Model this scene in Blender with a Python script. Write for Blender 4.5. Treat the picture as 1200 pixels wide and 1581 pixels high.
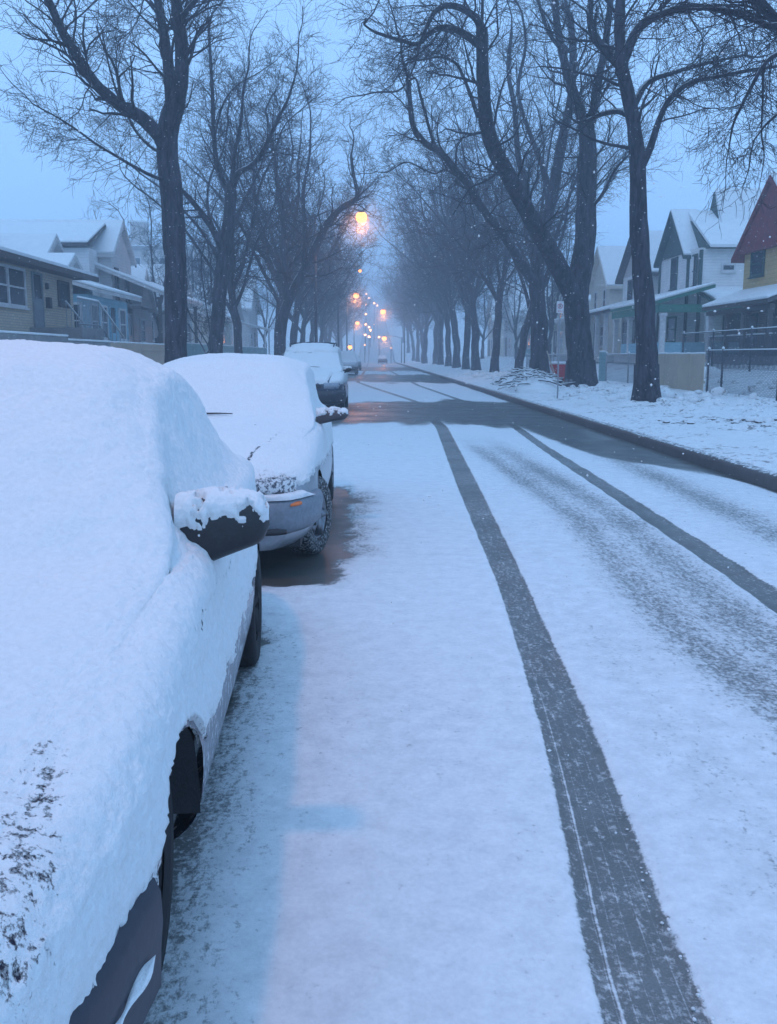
import bpy, math, random
import numpy as np
from mathutils import Vector, Matrix
R = math.radians
for o in list(bpy.data.objects): bpy.data.objects.remove(o)
scene = bpy.context.scene
COL = scene.collection
PI = math.pi

# ------------------------------------------------------------------ camera, world, sun, exposure
F_PX, TH, CH, YAW = 1450.0, math.atan(242.5/1450), 1.5, 25/1450
cam_d = bpy.data.cameras.new("camera"); cam = bpy.data.objects.new("camera", cam_d); COL.objects.link(cam)
cam_d.sensor_fit = 'VERTICAL'; cam_d.sensor_height = 24.0; cam_d.lens = 24.0*F_PX/1581
cam_d.clip_start = 0.05; cam_d.clip_end = 3000
cam.location = (0, 0, CH); cam.rotation_euler = (PI/2-TH, 0, -YAW)
scene.camera = cam

world = bpy.data.worlds.new("World"); scene.world = world; world.use_nodes = True
wn, wl = world.node_tree.nodes, world.node_tree.links
bg = wn['Background']
sky = wn.new('ShaderNodeTexSky'); sky.sky_type = 'NISHITA'; sky.sun_disc = False
sky.sun_elevation = R(6); sky.sun_rotation = R(200); sky.air_density = 1.0; sky.dust_density = 1.0; sky.ozone_density = 4.0
# overcast: an even blue cloud deck laid over the clear sky, with faint mottling
tc = wn.new('ShaderNodeTexCoord'); nz = wn.new('ShaderNodeTexNoise'); nz.inputs['Scale'].default_value = 1.3; nz.inputs['Detail'].default_value = 5
wl.new(tc.outputs['Generated'], nz.inputs['Vector'])
cr = wn.new('ShaderNodeValToRGB')
SKYK = 12.2
cr.color_ramp.elements[0].position = 0.3; cr.color_ramp.elements[1].position = 0.7
cr.color_ramp.elements[0].color = (.285, .535, .94, 1); cr.color_ramp.elements[1].color = (.325, .585, .995, 1)
wl.new(nz.outputs['Fac'], cr.inputs['Fac'])
mul = wn.new('ShaderNodeVectorMath'); mul.operation = 'SCALE'; mul.inputs['Scale'].default_value = SKYK
wl.new(cr.outputs['Color'], mul.inputs[0])
mx = wn.new('ShaderNodeMix'); mx.data_type = 'RGBA'; mx.inputs[0].default_value = 0.93
wl.new(sky.outputs['Color'], mx.inputs[6]); wl.new(mul.outputs[0], mx.inputs[7])
wl.new(mx.outputs[2], bg.inputs['Color']); bg.inputs['Strength'].default_value = 0.105

sun_d = bpy.data.lights.new("sun", 'SUN'); sun_d.energy = 0.2; sun_d.angle = R(40); sun_d.color = (1.0, .86, .80)
sun = bpy.data.objects.new("sun", sun_d); COL.objects.link(sun)
sun.rotation_euler = (R(38), 0, R(-20)); sun.location = (0, -20, 30)

scene.view_settings.view_transform = 'Standard'; scene.view_settings.look = 'None'
scene.view_settings.exposure = 0.18; scene.view_settings.gamma = 1.0
cy = scene.cycles
cy.use_denoising = True; cy.max_bounces = 6; cy.diffuse_bounces = 3; cy.glossy_bounces = 3; cy.volume_bounces = 1
cy.transmission_bounces = 3; cy.sample_clamp_indirect = 4; cy.use_adaptive_sampling = True
try: cy.denoising_prefilter = 'ACCURATE'
except Exception: pass

# ------------------------------------------------------------------ helpers
def W(u, v, D):
    """a viewing direction through photo pixel (u,v) met with the cross-street plane y=D"""
    a = (u-600)/F_PX; b = (v-790.5)/F_PX
    dy = math.cos(TH)-b*math.sin(TH); dz = -math.sin(TH)-b*math.cos(TH)
    c, s = math.cos(YAW), math.sin(YAW)
    x, y = a*c+dy*s, dy*c-a*s
    t = D/y
    return (x*t, D, CH+dz*t)

def hash3(ix, iy, iz, seed):
    n = (ix*374761393 + iy*668265263 + iz*1440670441 + seed*974711) & 0xffffffff
    n = ((n ^ (n >> 13))*1274126177) & 0xffffffff
    n = n ^ (n >> 16)
    return (n & 0xffff)/65535.0
def vnoise(p, scale=1.0, seed=0):
    """smooth 3-D value noise in 0..1; p is (...,3)"""
    q = np.asarray(p, float)*scale
    i = np.floor(q).astype(np.int64); f = q-i; f = f*f*(3-2*f)
    out = 0
    for dx in (0, 1):
        wx = f[..., 0] if dx else 1-f[..., 0]
        for dy in (0, 1):
            wy = f[..., 1] if dy else 1-f[..., 1]
            for dz in (0, 1):
                wz = f[..., 2] if dz else 1-f[..., 2]
                out = out + wx*wy*wz*hash3(i[..., 0]+dx, i[..., 1]+dy, i[..., 2]+dz, seed)
    return out
def fbm(p, scale, octaves=4, seed=0, gain=.5):
    a = 1; s = 0; t = 0
    for k in range(octaves):
        s = s + a*(vnoise(p, scale*2**k, seed+k)-.5)*2; t += a; a *= gain
    return s/t
def sstep(a, b, x):
    t = np.clip((x-a)/(b-a), 0, 1); return t*t*(3-2*t)

def link(o, parent=None):
    COL.objects.link(o)
    if parent is not None: o.parent = parent
    return o
def mesh_np(name, V, faces, mat=None, parent=None, smooth=True, attrs=None):
    """faces: list of integer arrays, each (n,3) or (n,4)"""
    me = bpy.data.meshes.new(name)
    V = np.asarray(V, np.float32)
    me.vertices.add(len(V)); me.vertices.foreach_set('co', V.ravel())
    ls, lt, idx, st = [], [], [], 0
    for F in faces:
        F = np.asarray(F, np.int32)
        if len(F) == 0: continue
        k = F.shape[1]
        idx.append(F.ravel()); ls.append(st+np.arange(len(F))*k); lt.append(np.full(len(F), k)); st += len(F)*k
    idx = np.concatenate(idx); ls = np.concatenate(ls); lt = np.concatenate(lt)
    me.loops.add(len(idx)); me.loops.foreach_set('vertex_index', idx)
    me.polygons.add(len(ls)); me.polygons.foreach_set('loop_start', ls.astype(np.int32))
    try: me.polygons.foreach_set('loop_total', lt.astype(np.int32))
    except Exception: pass
    me.polygons.foreach_set('use_smooth', np.full(len(ls), smooth))
    if attrs:
        for k, a in attrs.items():
            at = me.attributes.new(k, 'FLOAT', 'POINT'); at.data.foreach_set('value', np.asarray(a, np.float32).ravel())
    me.update(calc_edges=True); me.validate()
    if mat: me.materials.append(mat)
    return link(bpy.data.objects.new(name, me), parent)
def grid_faces(n, m, wrap=False, mask=None):
    """n rows, m columns"""
    i = np.arange(n-1)[:, None]; j = np.arange(m if wrap else m-1)[None, :]
    j2 = (j+1) % m
    F = np.stack([i*m+j, i*m+j2, (i+1)*m+j2, (i+1)*m+j], -1)
    if mask is not None: F = F[mask]
    return F.reshape(-1, 4)

class MB:
    """collects simple solids into one mesh"""
    def __init__(s): s.v = []; s.f3 = []; s.f4 = []; s.n = 0
    def add(s, V, F):
        for f in F: (s.f3 if len(f) == 3 else s.f4).append([i+s.n for i in f])
        s.v += [tuple(p) for p in V]; s.n += len(V); return s
    def box(s, x0, x1, y0, y1, z0, z1):
        if x0 > x1: x0, x1 = x1, x0
        if y0 > y1: y0, y1 = y1, y0
        V = [(x, y, z) for z in (z0, z1) for y in (y0, y1) for x in (x0, x1)]
        return s.add(V, [(0,2,3,1),(4,5,7,6),(0,1,5,4),(2,6,7,3),(0,4,6,2),(1,3,7,5)])
    def prism(s, prof, axis, a0, a1):
        """prof: 2-D outline (convex or simple, fan capped), axis 'x': prof=(y,z); axis 'y': prof=(x,z); 'z': (x,y)"""
        def P(p, a): return (a, p[0], p[1]) if axis == 'x' else ((p[0], a, p[1]) if axis == 'y' else (p[0], p[1], a))
        n = len(prof); V = [P(p, a0) for p in prof]+[P(p, a1) for p in prof]
        F = [(i, (i+1) % n, n+(i+1) % n, n+i) for i in range(n)]
        F += [(0, i, i+1) for i in range(1, n-1)]+[(n, n+i+1, n+i) for i in range(1, n-1)]
        return s.add(V, F)
    def tube(s, pts, r, k=8, caps=True):
        rr = r if hasattr(r, '__len__') else [r]*len(pts)
        base = []
        for i, p in enumerate(pts):
            a = Vector(pts[max(i-1, 0)]); b = Vector(pts[min(i+1, len(pts)-1)])
            t = (b-a).normalized(); up = Vector((0, 0, 1)) if abs(t.z) < .9 else Vector((0, 1, 0))
            u = t.cross(up).normalized(); w = t.cross(u)
            base += [Vector(p)+(u*math.cos(2*PI*j/k)+w*math.sin(2*PI*j/k))*rr[i] for j in range(k)]
        n = len(pts)
        F = [(i*k+j, i*k+(j+1) % k, (i+1)*k+(j+1) % k, (i+1)*k+j) for i in range(n-1) for j in range(k)]
        if caps:
            F += [(0, j, j+1) for j in range(1, k-1)]+[((n-1)*k, (n-1)*k+j+1, (n-1)*k+j) for j in range(1, k-1)]
        return s.add(base, F)
    def lathe(s, prof, k=24, c=(0, 0, 0), axis='z'):
        V = []
        for r, h in prof:
            for j in range(k):
                a = 2*PI*j/k; x, y = r*math.cos(a), r*math.sin(a)
                V.append((c[0]+x, c[1]+y, c[2]+h) if axis == 'z' else (c[0]+h, c[1]+x, c[2]+y))
        n = len(prof)
        return s.add(V, [(i*k+j, i*k+(j+1) % k, (i+1)*k+(j+1) % k, (i+1)*k+j) for i in range(n-1) for j in range(k)])
    def build(s, name, mat, parent=None, smooth=False, bevel=0):
        fs = []
        if s.f4: fs.append(np.array(s.f4))
        if s.f3: fs.append(np.array(s.f3))
        o = mesh_np(name, s.v, fs, mat, parent, smooth)
        import bmesh
        bm = bmesh.new(); bm.from_mesh(o.data); bmesh.ops.recalc_face_normals(bm, faces=bm.faces); bm.to_mesh(o.data); bm.free()
        if bevel:
            m = o.modifiers.new('bevel', 'BEVEL'); m.width = bevel; m.segments = 2; m.limit_method = 'ANGLE'
        return o

def thing(name, label, cat, loc=(0, 0, 0), rz=0, group=None):
    o = bpy.data.objects.new(name, None); COL.objects.link(o); o.empty_display_size = .2
    o.location = loc; o.rotation_euler = (0, 0, rz); o['label'] = label; o['category'] = cat
    if group: o['group'] = group
    return o
def tag(o, label, cat, group=None):
    o['label'] = label; o['category'] = cat
    if group: o['group'] = group
    return o
def copy_tree(o, parent=None):
    c = o.copy(); COL.objects.link(c)
    if parent is not None: c.parent = parent
    for ch in list(o.children): copy_tree(ch, c)
    return c

# ------------------------------------------------------------------ materials
def new_mat(name):
    m = bpy.data.materials.new(name); m.use_nodes = True
    return m, m.node_tree.nodes, m.node_tree.links, m.node_tree.nodes['Principled BSDF']
def N(n, t, **k):
    x = n.new(t)
    for a, b in k.items():
        if hasattr(x, a): setattr(x, a, b)
        else: x.inputs[a.replace('_', ' ')].default_value = b
    return x
def noise_node(n, l, scale, detail=4, rough=.55, vec=None, coord='Object'):
    t = N(n, 'ShaderNodeTexNoise'); t.inputs['Scale'].default_value = scale; t.inputs['Detail'].default_value = detail; t.inputs['Roughness'].default_value = rough
    if vec is None:
        c = n.get('TC') or N(n, 'ShaderNodeTexCoord', name='TC'); vec = c.outputs[coord]
    l.new(vec, t.inputs['Vector']); return t
def ramp(n, l, src, p0, p1, c0=(0, 0, 0, 1), c1=(1, 1, 1, 1)):
    r = N(n, 'ShaderNodeValToRGB'); e = r.color_ramp.elements
    e[0].position, e[1].position, e[0].color, e[1].color = p0, p1, c0, c1
    l.new(src, r.inputs['Fac']); return r
def mixc(n, l, fac, a, b):
    m = N(n, 'ShaderNodeMix', data_type='RGBA')
    if hasattr(fac, 'is_linked'): l.new(fac, m.inputs[0])
    else: m.inputs[0].default_value = fac
    for s, q in ((a, 6), (b, 7)):
        if hasattr(s, 'is_linked'): l.new(s, m.inputs[q])
        else: m.inputs[q].default_value = tuple(s)+(1,)*(4-len(s))
    return m.outputs[2]
def math_n(n, l, op, a, b=None, clamp=False):
    m = N(n, 'ShaderNodeMath', operation=op, use_clamp=clamp)
    for i, s in enumerate((a, b)):
        if s is None: continue
        if hasattr(s, 'is_linked'): l.new(s, m.inputs[i])
        else: m.inputs[i].default_value = s
    return m.outputs[0]
def bump(n, l, h, strength=.3, dist=.01, prev=None):
    b = N(n, 'ShaderNodeBump'); b.inputs['Strength'].default_value = strength; b.inputs['Distance'].default_value = dist
    l.new(h, b.inputs['Height'])
    if prev is not None: l.new(prev, b.inputs['Normal'])
    return b.outputs[0]

SNOW = (.78, .80, .80)
def mat_snow(name='snow', scale=60, strength=.5, dist=.01, col=SNOW, dirt=0.0):
    m, n, l, p = new_mat(name)
    a = noise_node(n, l, scale, 5, .6); b = noise_node(n, l, scale*4.3, 3, .6)
    base = mixc(n, l, ramp(n, l, a.outputs['Fac'], .35, .65).outputs['Color'], tuple(c*.93 for c in col), col)
    if dirt:
        d = noise_node(n, l, 6.5, 6, .72); d2 = noise_node(n, l, .8, 3, .6)
        dd = math_n(n, l, 'ADD', d.outputs['Fac'], math_n(n, l, 'MULTIPLY', math_n(n, l, 'SUBTRACT', d2.outputs['Fac'], .5), .45))
        base = mixc(n, l, ramp(n, l, dd, .575, .64, (0,0,0,1), (dirt,)*3+(1,)).outputs['Color'], base, (.12, .10, .09))
    l.new(base, p.inputs['Base Color']); p.inputs['Roughness'].default_value = .75
    p.inputs['Specular IOR Level'].default_value = .25
    nb = bump(n, l, a.outputs['Fac'], strength, dist); nb = bump(n, l, b.outputs['Fac'], strength*.8, dist*.3, nb)
    l.new(nb, p.inputs['Normal'])
    return m
M = {}
M['snow'] = mat_snow('snow_fine', 60, .55, .012)
M['snow_roof'] = mat_snow('snow_roof', 3, .3, .03)
M['snow_verge'] = mat_snow('snow_verge', 14, .6, .03, dirt=.75)

def mat_car_snow(name, paint):
    """loose snow whose thin places (vertex field 'melt') let the paint show as dark flecks"""
    m = mat_snow(name, 60, .55, .012); n = m.node_tree.nodes; l = m.node_tree.links; p = n['Principled BSDF']
    base = p.inputs['Base Color'].links[0].from_socket
    at = N(n, 'ShaderNodeAttribute'); at.attribute_name = 'melt'
    f1 = noise_node(n, l, 34, 6, .72); f2 = noise_node(n, l, 120, 3, .7)
    nn = math_n(n, l, 'ADD', math_n(n, l, 'MULTIPLY', f1.outputs['Fac'], .7), math_n(n, l, 'MULTIPLY', f2.outputs['Fac'], .3))
    k = math_n(n, l, 'ADD', at.outputs['Fac'], math_n(n, l, 'MULTIPLY', math_n(n, l, 'SUBTRACT', nn, .5), 2.6))
    msk = ramp(n, l, k, .62, .84)
    gate = ramp(n, l, at.outputs['Fac'], .02, .12)
    msk = math_n(n, l, 'MULTIPLY', msk.outputs['Color'], gate.outputs['Color'])
    l.new(mixc(n, l, msk, base, paint), p.inputs['Base Color'])
    pb = p.inputs['Normal'].links[0].from_socket
    l.new(bump(n, l, math_n(n, l, 'MULTIPLY', msk, -1.0), .8, .012, pb), p.inputs['Normal'])
    return m
def plain(name, col, rough=.6, metal=0, var=.15, scale=8, bmp=.1, coat=0, frost=0.0, flo=.5, fs=55):
    m, n, l, p = new_mat(name)
    a = noise_node(n, l, scale, 5, .6)
    base = mixc(n, l, ramp(n, l, a.outputs['Fac'], .3, .7).outputs['Color'], tuple(c*(1-var) for c in col), tuple(min(1, c*(1+var)) for c in col))
    if frost:
        g = noise_node(n, l, fs, 6, .72)
        base = mixc(n, l, ramp(n, l, g.outputs['Fac'], flo, flo+.09, (0,0,0,1), (frost,)*3+(1,)).outputs['Color'], base, SNOW)
    l.new(base, p.inputs['Base Color'])
    p.inputs['Roughness'].default_value = rough; p.inputs['Metallic'].default_value = metal
    if coat: p.inputs['Coat Weight'].default_value = coat; p.inputs['Coat Roughness'].default_value = .12
    if bmp: l.new(bump(n, l, a.outputs['Fac'], bmp, .005), p.inputs['Normal'])
    return m
M['glass'] = plain('window_glass', (.035, .05, .065), .12, 0, .3, 2, 0)
M['door_grey'] = plain('door_grey', (.22, .25, .27), .6)
M['white_trim'] = plain('white_trim', (.62, .62, .62), .6)
M['black'] = plain('black_plastic', (.018, .018, .022), .45, 0, .3, 90, .3)
M['tyre'] = plain('tyre_rubber', (.02, .02, .022), .85, 0, .3, 40, .4)
M['tyre_dark'] = plain('tyre_dark', (.009, .009, .011), .9, 0, .3, 40, .4)
M['tyre_snowy'] = plain('tyre_snowy', (.02, .02, .022), .85, 0, .3, 40, .4, frost=.45)
M['metal'] = plain('galvanised_metal', (.30, .31, .33), .5, .7, .2, 20)
M['dark_metal'] = plain('dark_metal', (.07, .075, .09), .5, .6, .2, 20)
M['rim'] = plain('wheel_rim', (.22, .23, .25), .4, .8, .2, 20)
M['orange_lens'] = plain('orange_lens', (.75, .16, .02), .25, 0, .1, 50, 0)
M['lamp_lens'] = plain('headlamp_lens', (.32, .36, .42), .15, 0, .3, 60, .2)
M['red_paint'] = plain('red_paint', (.42, .02, .03), .5)
M['pale_wood'] = plain('pale_wood', (.42, .36, .27), .8)
M['green_trim'] = plain('green_trim', (.03, .17, .12), .6)
M['dark_green'] = plain('dark_green_trim', (.035, .075, .07), .7)
M['red_shingle'] = plain('red_shingle', (.20, .025, .03), .8, 0, .3, 5, .3)
M['dark_trim'] = plain('dark_trim', (.06, .05, .05), .7)
M['concrete'] = plain('concrete', (.22, .22, .22), .9, 0, .2, 4, .4)
M['interior'] = plain('curtain_cloth', (.22, .24, .26), .9)

def siding(name, col, pitch=.14, vertical=False, var=.12, dark=.55):
    m, n, l, p = new_mat(name)
    a = noise_node(n, l, 1.5, 5, .65)
    c = n.get('TC'); sep = N(n, 'ShaderNodeSeparateXYZ'); l.new(c.outputs['Object'], sep.inputs[0])
    src = sep.outputs['Z'] if not vertical else math_n(n, l, 'ADD', sep.outputs['Y'], sep.outputs['X'])
    fr = math_n(n, l, 'FRACT', math_n(n, l, 'DIVIDE', src, pitch))
    line = ramp(n, l, fr, .0, .12, (dark,)*3+(1,), (1, 1, 1, 1))
    base = mixc(n, l, ramp(n, l, a.outputs['Fac'], .3, .7).outputs['Color'], tuple(x*(1-var) for x in col), tuple(x*(1+var) for x in col))
    mm = N(n, 'ShaderNodeMix', data_type='RGBA', blend_type='MULTIPLY'); mm.inputs[0].default_value = 1
    l.new(base, mm.inputs[6]); l.new(line.outputs['Color'], mm.inputs[7]); l.new(mm.outputs[2], p.inputs['Base Color'])
    l.new(bump(n, l, line.outputs['Color'], .4, .01), p.inputs['Normal']); p.inputs['Roughness'].default_value = .8
    return m
def brick(name, c1, c2, mortar=(.3, .3, .29)):
    m, n, l, p = new_mat(name)
    c = N(n, 'ShaderNodeTexCoord', name='TC'); sep = N(n, 'ShaderNodeSeparateXYZ'); l.new(c.outputs['Object'], sep.inputs[0])
    cmb = N(n, 'ShaderNodeCombineXYZ'); l.new(math_n(n, l, 'ADD', sep.outputs['X'], sep.outputs['Y']), cmb.inputs[0]); l.new(sep.outputs['Z'], cmb.inputs[1])
    b = N(n, 'ShaderNodeTexBrick'); l.new(cmb.outputs[0], b.inputs['Vector'])
    b.inputs['Color1'].default_value = c1+(1,); b.inputs['Color2'].default_value = c2+(1,); b.inputs['Mortar'].default_value = mortar+(1,)
    b.inputs['Scale'].default_value = 1; b.inputs['Brick Width'].default_value = .24; b.inputs['Row Height'].default_value = .08; b.inputs['Mortar Size'].default_value = .008
    a = noise_node(n, l, 1.1, 6, .7)
    base = mixc(n, l, ramp(n, l, a.outputs['Fac'], .35, .75, (0,0,0,1), (.35,.35,.35,1)).outputs['Color'], b.outputs['Color'], tuple(x*.5 for x in c1))
    l.new(base, p.inputs['Base Color']); l.new(bump(n, l, b.outputs['Fac'], -.3, .005), p.inputs['Normal']); p.inputs['Roughness'].default_value = .9
    return m
M['tan_brick'] = brick('tan_brick', (.64, .52, .38), (.55, .44, .32))
M['grey_brick'] = brick('grey_brick', (.22, .17, .15), (.17, .13, .12))
M['yellow_wall'] = siding('yellow_wall', (.56, .38, .17), .16)
M['white_wall'] = siding('white_wall', (.74, .74, .73), .13)
M['grey_wall'] = siding('grey_wall', (.55, .53, .52), .15)
M['blue_wall'] = siding('blue_wall', (.24, .44, .52), .15)
M['cream_wall'] = siding('cream_wall', (.62, .57, .49), .15)
M['fence_wood'] = siding('fence_wood', (.44, .35, .26), .14, True)
M['fence_wood_grey'] = siding('fence_wood_grey', (.44, .34, .25), .14, True)
M['stucco'] = plain('stucco', (.45, .42, .39), .9, 0, .12, 2, .2)
M['teal_wall'] = siding('teal_wall', (.20, .33, .34), .15)

def mat_bark():
    m, n, l, p = new_mat('bark')
    c = N(n, 'ShaderNodeTexCoord', name='TC'); mp = N(n, 'ShaderNodeMapping'); mp.inputs['Scale'].default_value = (7, 7, 1.3)
    l.new(c.outputs['Object'], mp.inputs['Vector'])
    a = noise_node(n, l, 2.2, 6, .7, mp.outputs[0]); v = N(n, 'ShaderNodeTexVoronoi', feature='DISTANCE_TO_EDGE'); v.inputs['Scale'].default_value = 2.0
    w = noise_node(n, l, 3, 3, .6, mp.outputs[0]); add = N(n, 'ShaderNodeVectorMath', operation='ADD'); l.new(mp.outputs[0], add.inputs[0]); l.new(w.outputs['Color'], add.inputs[1])
    l.new(add.outputs[0], v.inputs['Vector'])
    big = noise_node(n, l, .7, 4, .7, mp.outputs[0])
    base = mixc(n, l, ramp(n, l, math_n(n, l, 'ADD', math_n(n, l, 'MULTIPLY', a.outputs['Fac'], .5), math_n(n, l, 'MULTIPLY', big.outputs['Fac'], .5)), .40, .62).outputs['Color'], (.007, .008, .014), (.085, .080, .105))
    g = N(n, 'ShaderNodeNewGeometry'); s = N(n, 'ShaderNodeSeparateXYZ'); l.new(g.outputs['Normal'], s.inputs[0])
    # wind-blown snow caught on upward and left-facing bark
    t = math_n(n, l, 'ADD', math_n(n, l, 'MULTIPLY', s.outputs['Z'], .85), math_n(n, l, 'MULTIPLY', s.outputs['X'], -.28))
    nn = noise_node(n, l, 5, 6, .75)
    sm = math_n(n, l, 'ADD', t, math_n(n, l, 'MULTIPLY', nn.outputs['Fac'], .9))
    msk = ramp(n, l, sm, .93, 1.0, (0,0,0,1), (.85,.85,.85,1))
    sm2 = math_n(n, l, 'DIVIDE', sm, 1.3); msk = ramp(n, l, sm2, .72, .86, (0,0,0,1), (.8,.8,.8,1))
    l.new(mixc(n, l, msk.outputs['Color'], base, SNOW), p.inputs['Base Color'])
    h = math_n(n, l, 'ADD', math_n(n, l, 'MULTIPLY', v.outputs['Distance'], 1.6), a.outputs['Fac'])
    l.new(bump(n, l, h, 1.0, .05), p.inputs['Normal']); p.inputs['Roughness'].default_value = .95
    return m
M['bark'] = mat_bark()
M['twig'] = plain('twig', (.028, .025, .034), .9, 0, .3, 3, 0)

def emis(name, col, s):
    m = bpy.data.materials.new(name); m.use_nodes = True; n = m.node_tree.nodes; l = m.node_tree.links
    n.remove(n['Principled BSDF']); e = n.new('ShaderNodeEmission'); e.inputs['Color'].default_value = col+(1,); e.inputs['Strength'].default_value = s
    l.new(e.outputs[0], n['Material Output'].inputs['Surface']); return m
# ------------------------------------------------------------------ terrain
def hill(y):
    y = np.asarray(y, float); t = np.clip(y-185, 0, 215)
    return .088*t*sstep(0, 25, t)
_gx = [-600, -60, -10.6, -8.8, -8.2, -5.5, -2.8, -2.66, -2.6, 4.6, 4.66, 4.80, 8, 9.8, 12.2, 15, 60, 600]
_gz = [1.5, 1.5, 1.5, 1.0, .50, .22, .14, .13, -.16, -.16, .14, .15, .30, .42, .95, 1.3, 1.3, 1.3]
def gz(x, y):
    return np.interp(x, _gx, _gz) + hill(y)
def gzf(x, y): return float(gz(x, y))

def grid_mesh(name, xs, ys, zf, mat, attrs=None, parent=None):
    X, Y = np.meshgrid(xs, ys); Z = zf(X, Y)
    V = np.stack([X, Y, Z], -1).reshape(-1, 3)
    at = {k: f(X, Y).ravel() for k, f in attrs.items()} if attrs else None
    return mesh_np(name, V, [grid_faces(len(ys), len(xs))], mat, parent, True, at)

def lumps(X, Y):
    P = np.stack([X, Y, X*0], -1)
    a = fbm(P, .9, 4, 3)*.035 + fbm(P, 4, 4, 9)*.03
    b = np.clip(fbm(P, 2.2, 4, 21)-.12, 0, 1)*.22*sstep(5.4, 7, X)*(1-sstep(9.2, 9.8, X))
    # footprints and shovelled clods near the trees
    return (a + b)*sstep(4.75, 5.1, X)
# right verge and yards, left verge and yards, the wide ground beyond
vy = np.concatenate([np.arange(6, 24, .07), np.arange(24, 60, .16), np.arange(60, 186, 1.0), np.arange(186, 430, 6)])
vx = np.concatenate([[4.66, 4.72], np.arange(4.8, 10, .07), np.arange(10, 15.5, .3), [20, 30, 45, 60]])
def ground_z(X, Y):
    z = gz(X, Y); return z+lumps(X, Y)
verge = grid_mesh('verge', vx, vy, ground_z, M['snow_verge']); verge['kind'] = 'structure'
lx = np.array([-60, -40, -20, -14, -10.6, -9.6, -8.8, -8.5, -8.2, -7, -6, -5, -4, -3.2, -2.8, -2.66])
ly = np.concatenate([np.arange(-4, 60, .5), np.arange(60, 430, 5)])
lv = grid_mesh('left_verge', lx, ly, lambda X, Y: gz(X, Y)+fbm(np.stack([X, Y, X*0], -1), .8, 3, 5)*.03, M['snow_verge']); lv['kind'] = 'structure'
gx2 = np.array([-600, -300, -120, -60, -30, -10.6, -8.8, -8.2, -2.7, -2.66, -2.6, 1, 4.6, 4.66, 4.8, 8, 9.8, 12.2, 15, 60, 120, 300, 600])
gy2 = np.concatenate([[-60, -20], np.arange(0, 180, 20), np.arange(180, 420, 8), [500, 700, 900]])
gr = grid_mesh('ground', gx2, gy2, lambda X, Y: gz(X, Y)-.06, M['snow_roof']); gr['kind'] = 'structure'

# ------------------------------------------------------------------ road
T1L = np.array([(.49,1.2),(.50,1.91),(.53,2.08),(.57,2.48),(.63,3.03),(.69,3.74),(.75,4.69),(.83,6.09),(.86,7.14),(.98,10.8),(1.33,19.69),(1.3,31),(-.2,45),(-.9,53),(-.8,90)])
T1R = np.array([(.76,1.2),(.76,1.92),(.78,2.22),(.81,2.55),(.84,2.89),(.88,3.42),(.92,4.03),(.95,4.84),(1.02,6.08),(1.07,7.14),(1.23,10.8),(1.58,19.69),(1.5,31),(.05,45),(-.7,53),(-.6,90)])
T2L = np.array([(2.30,1.2),(2.36,5.27),(2.42,6.25),(2.46,7.5),(2.51,8.95),(2.57,10.51),(2.62,12.34),(2.73,15.45),(3.0,21.6),(2.9,31),(2.2,47),(1.6,90)])
T2R = np.array([(2.55,1.2),(2.61,5.85),(2.67,7.23),(2.70,8.4),(2.76,10.01),(2.82,11.99),(2.90,15.45),(3.2,21.6),(3.1,31),(2.4,47),(1.8,90)])
def track(X, Y, L, Rr):
    def si(P, y):
        # gently smoothed lookup
        return sum(np.interp(y+d, P[:, 1], P[:, 0]) for d in (-.4, -.15, .15, .4))/4
    a = si(L, Y); b = si(Rr, Y)
    return (X-a)/np.maximum(b-a, .05)      # 0..1 inside
def a_s1(X, Y): return track(X, Y, T1L, T1R)
def a_s2(X, Y): return track(X, Y, T2L, T2R)
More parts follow.
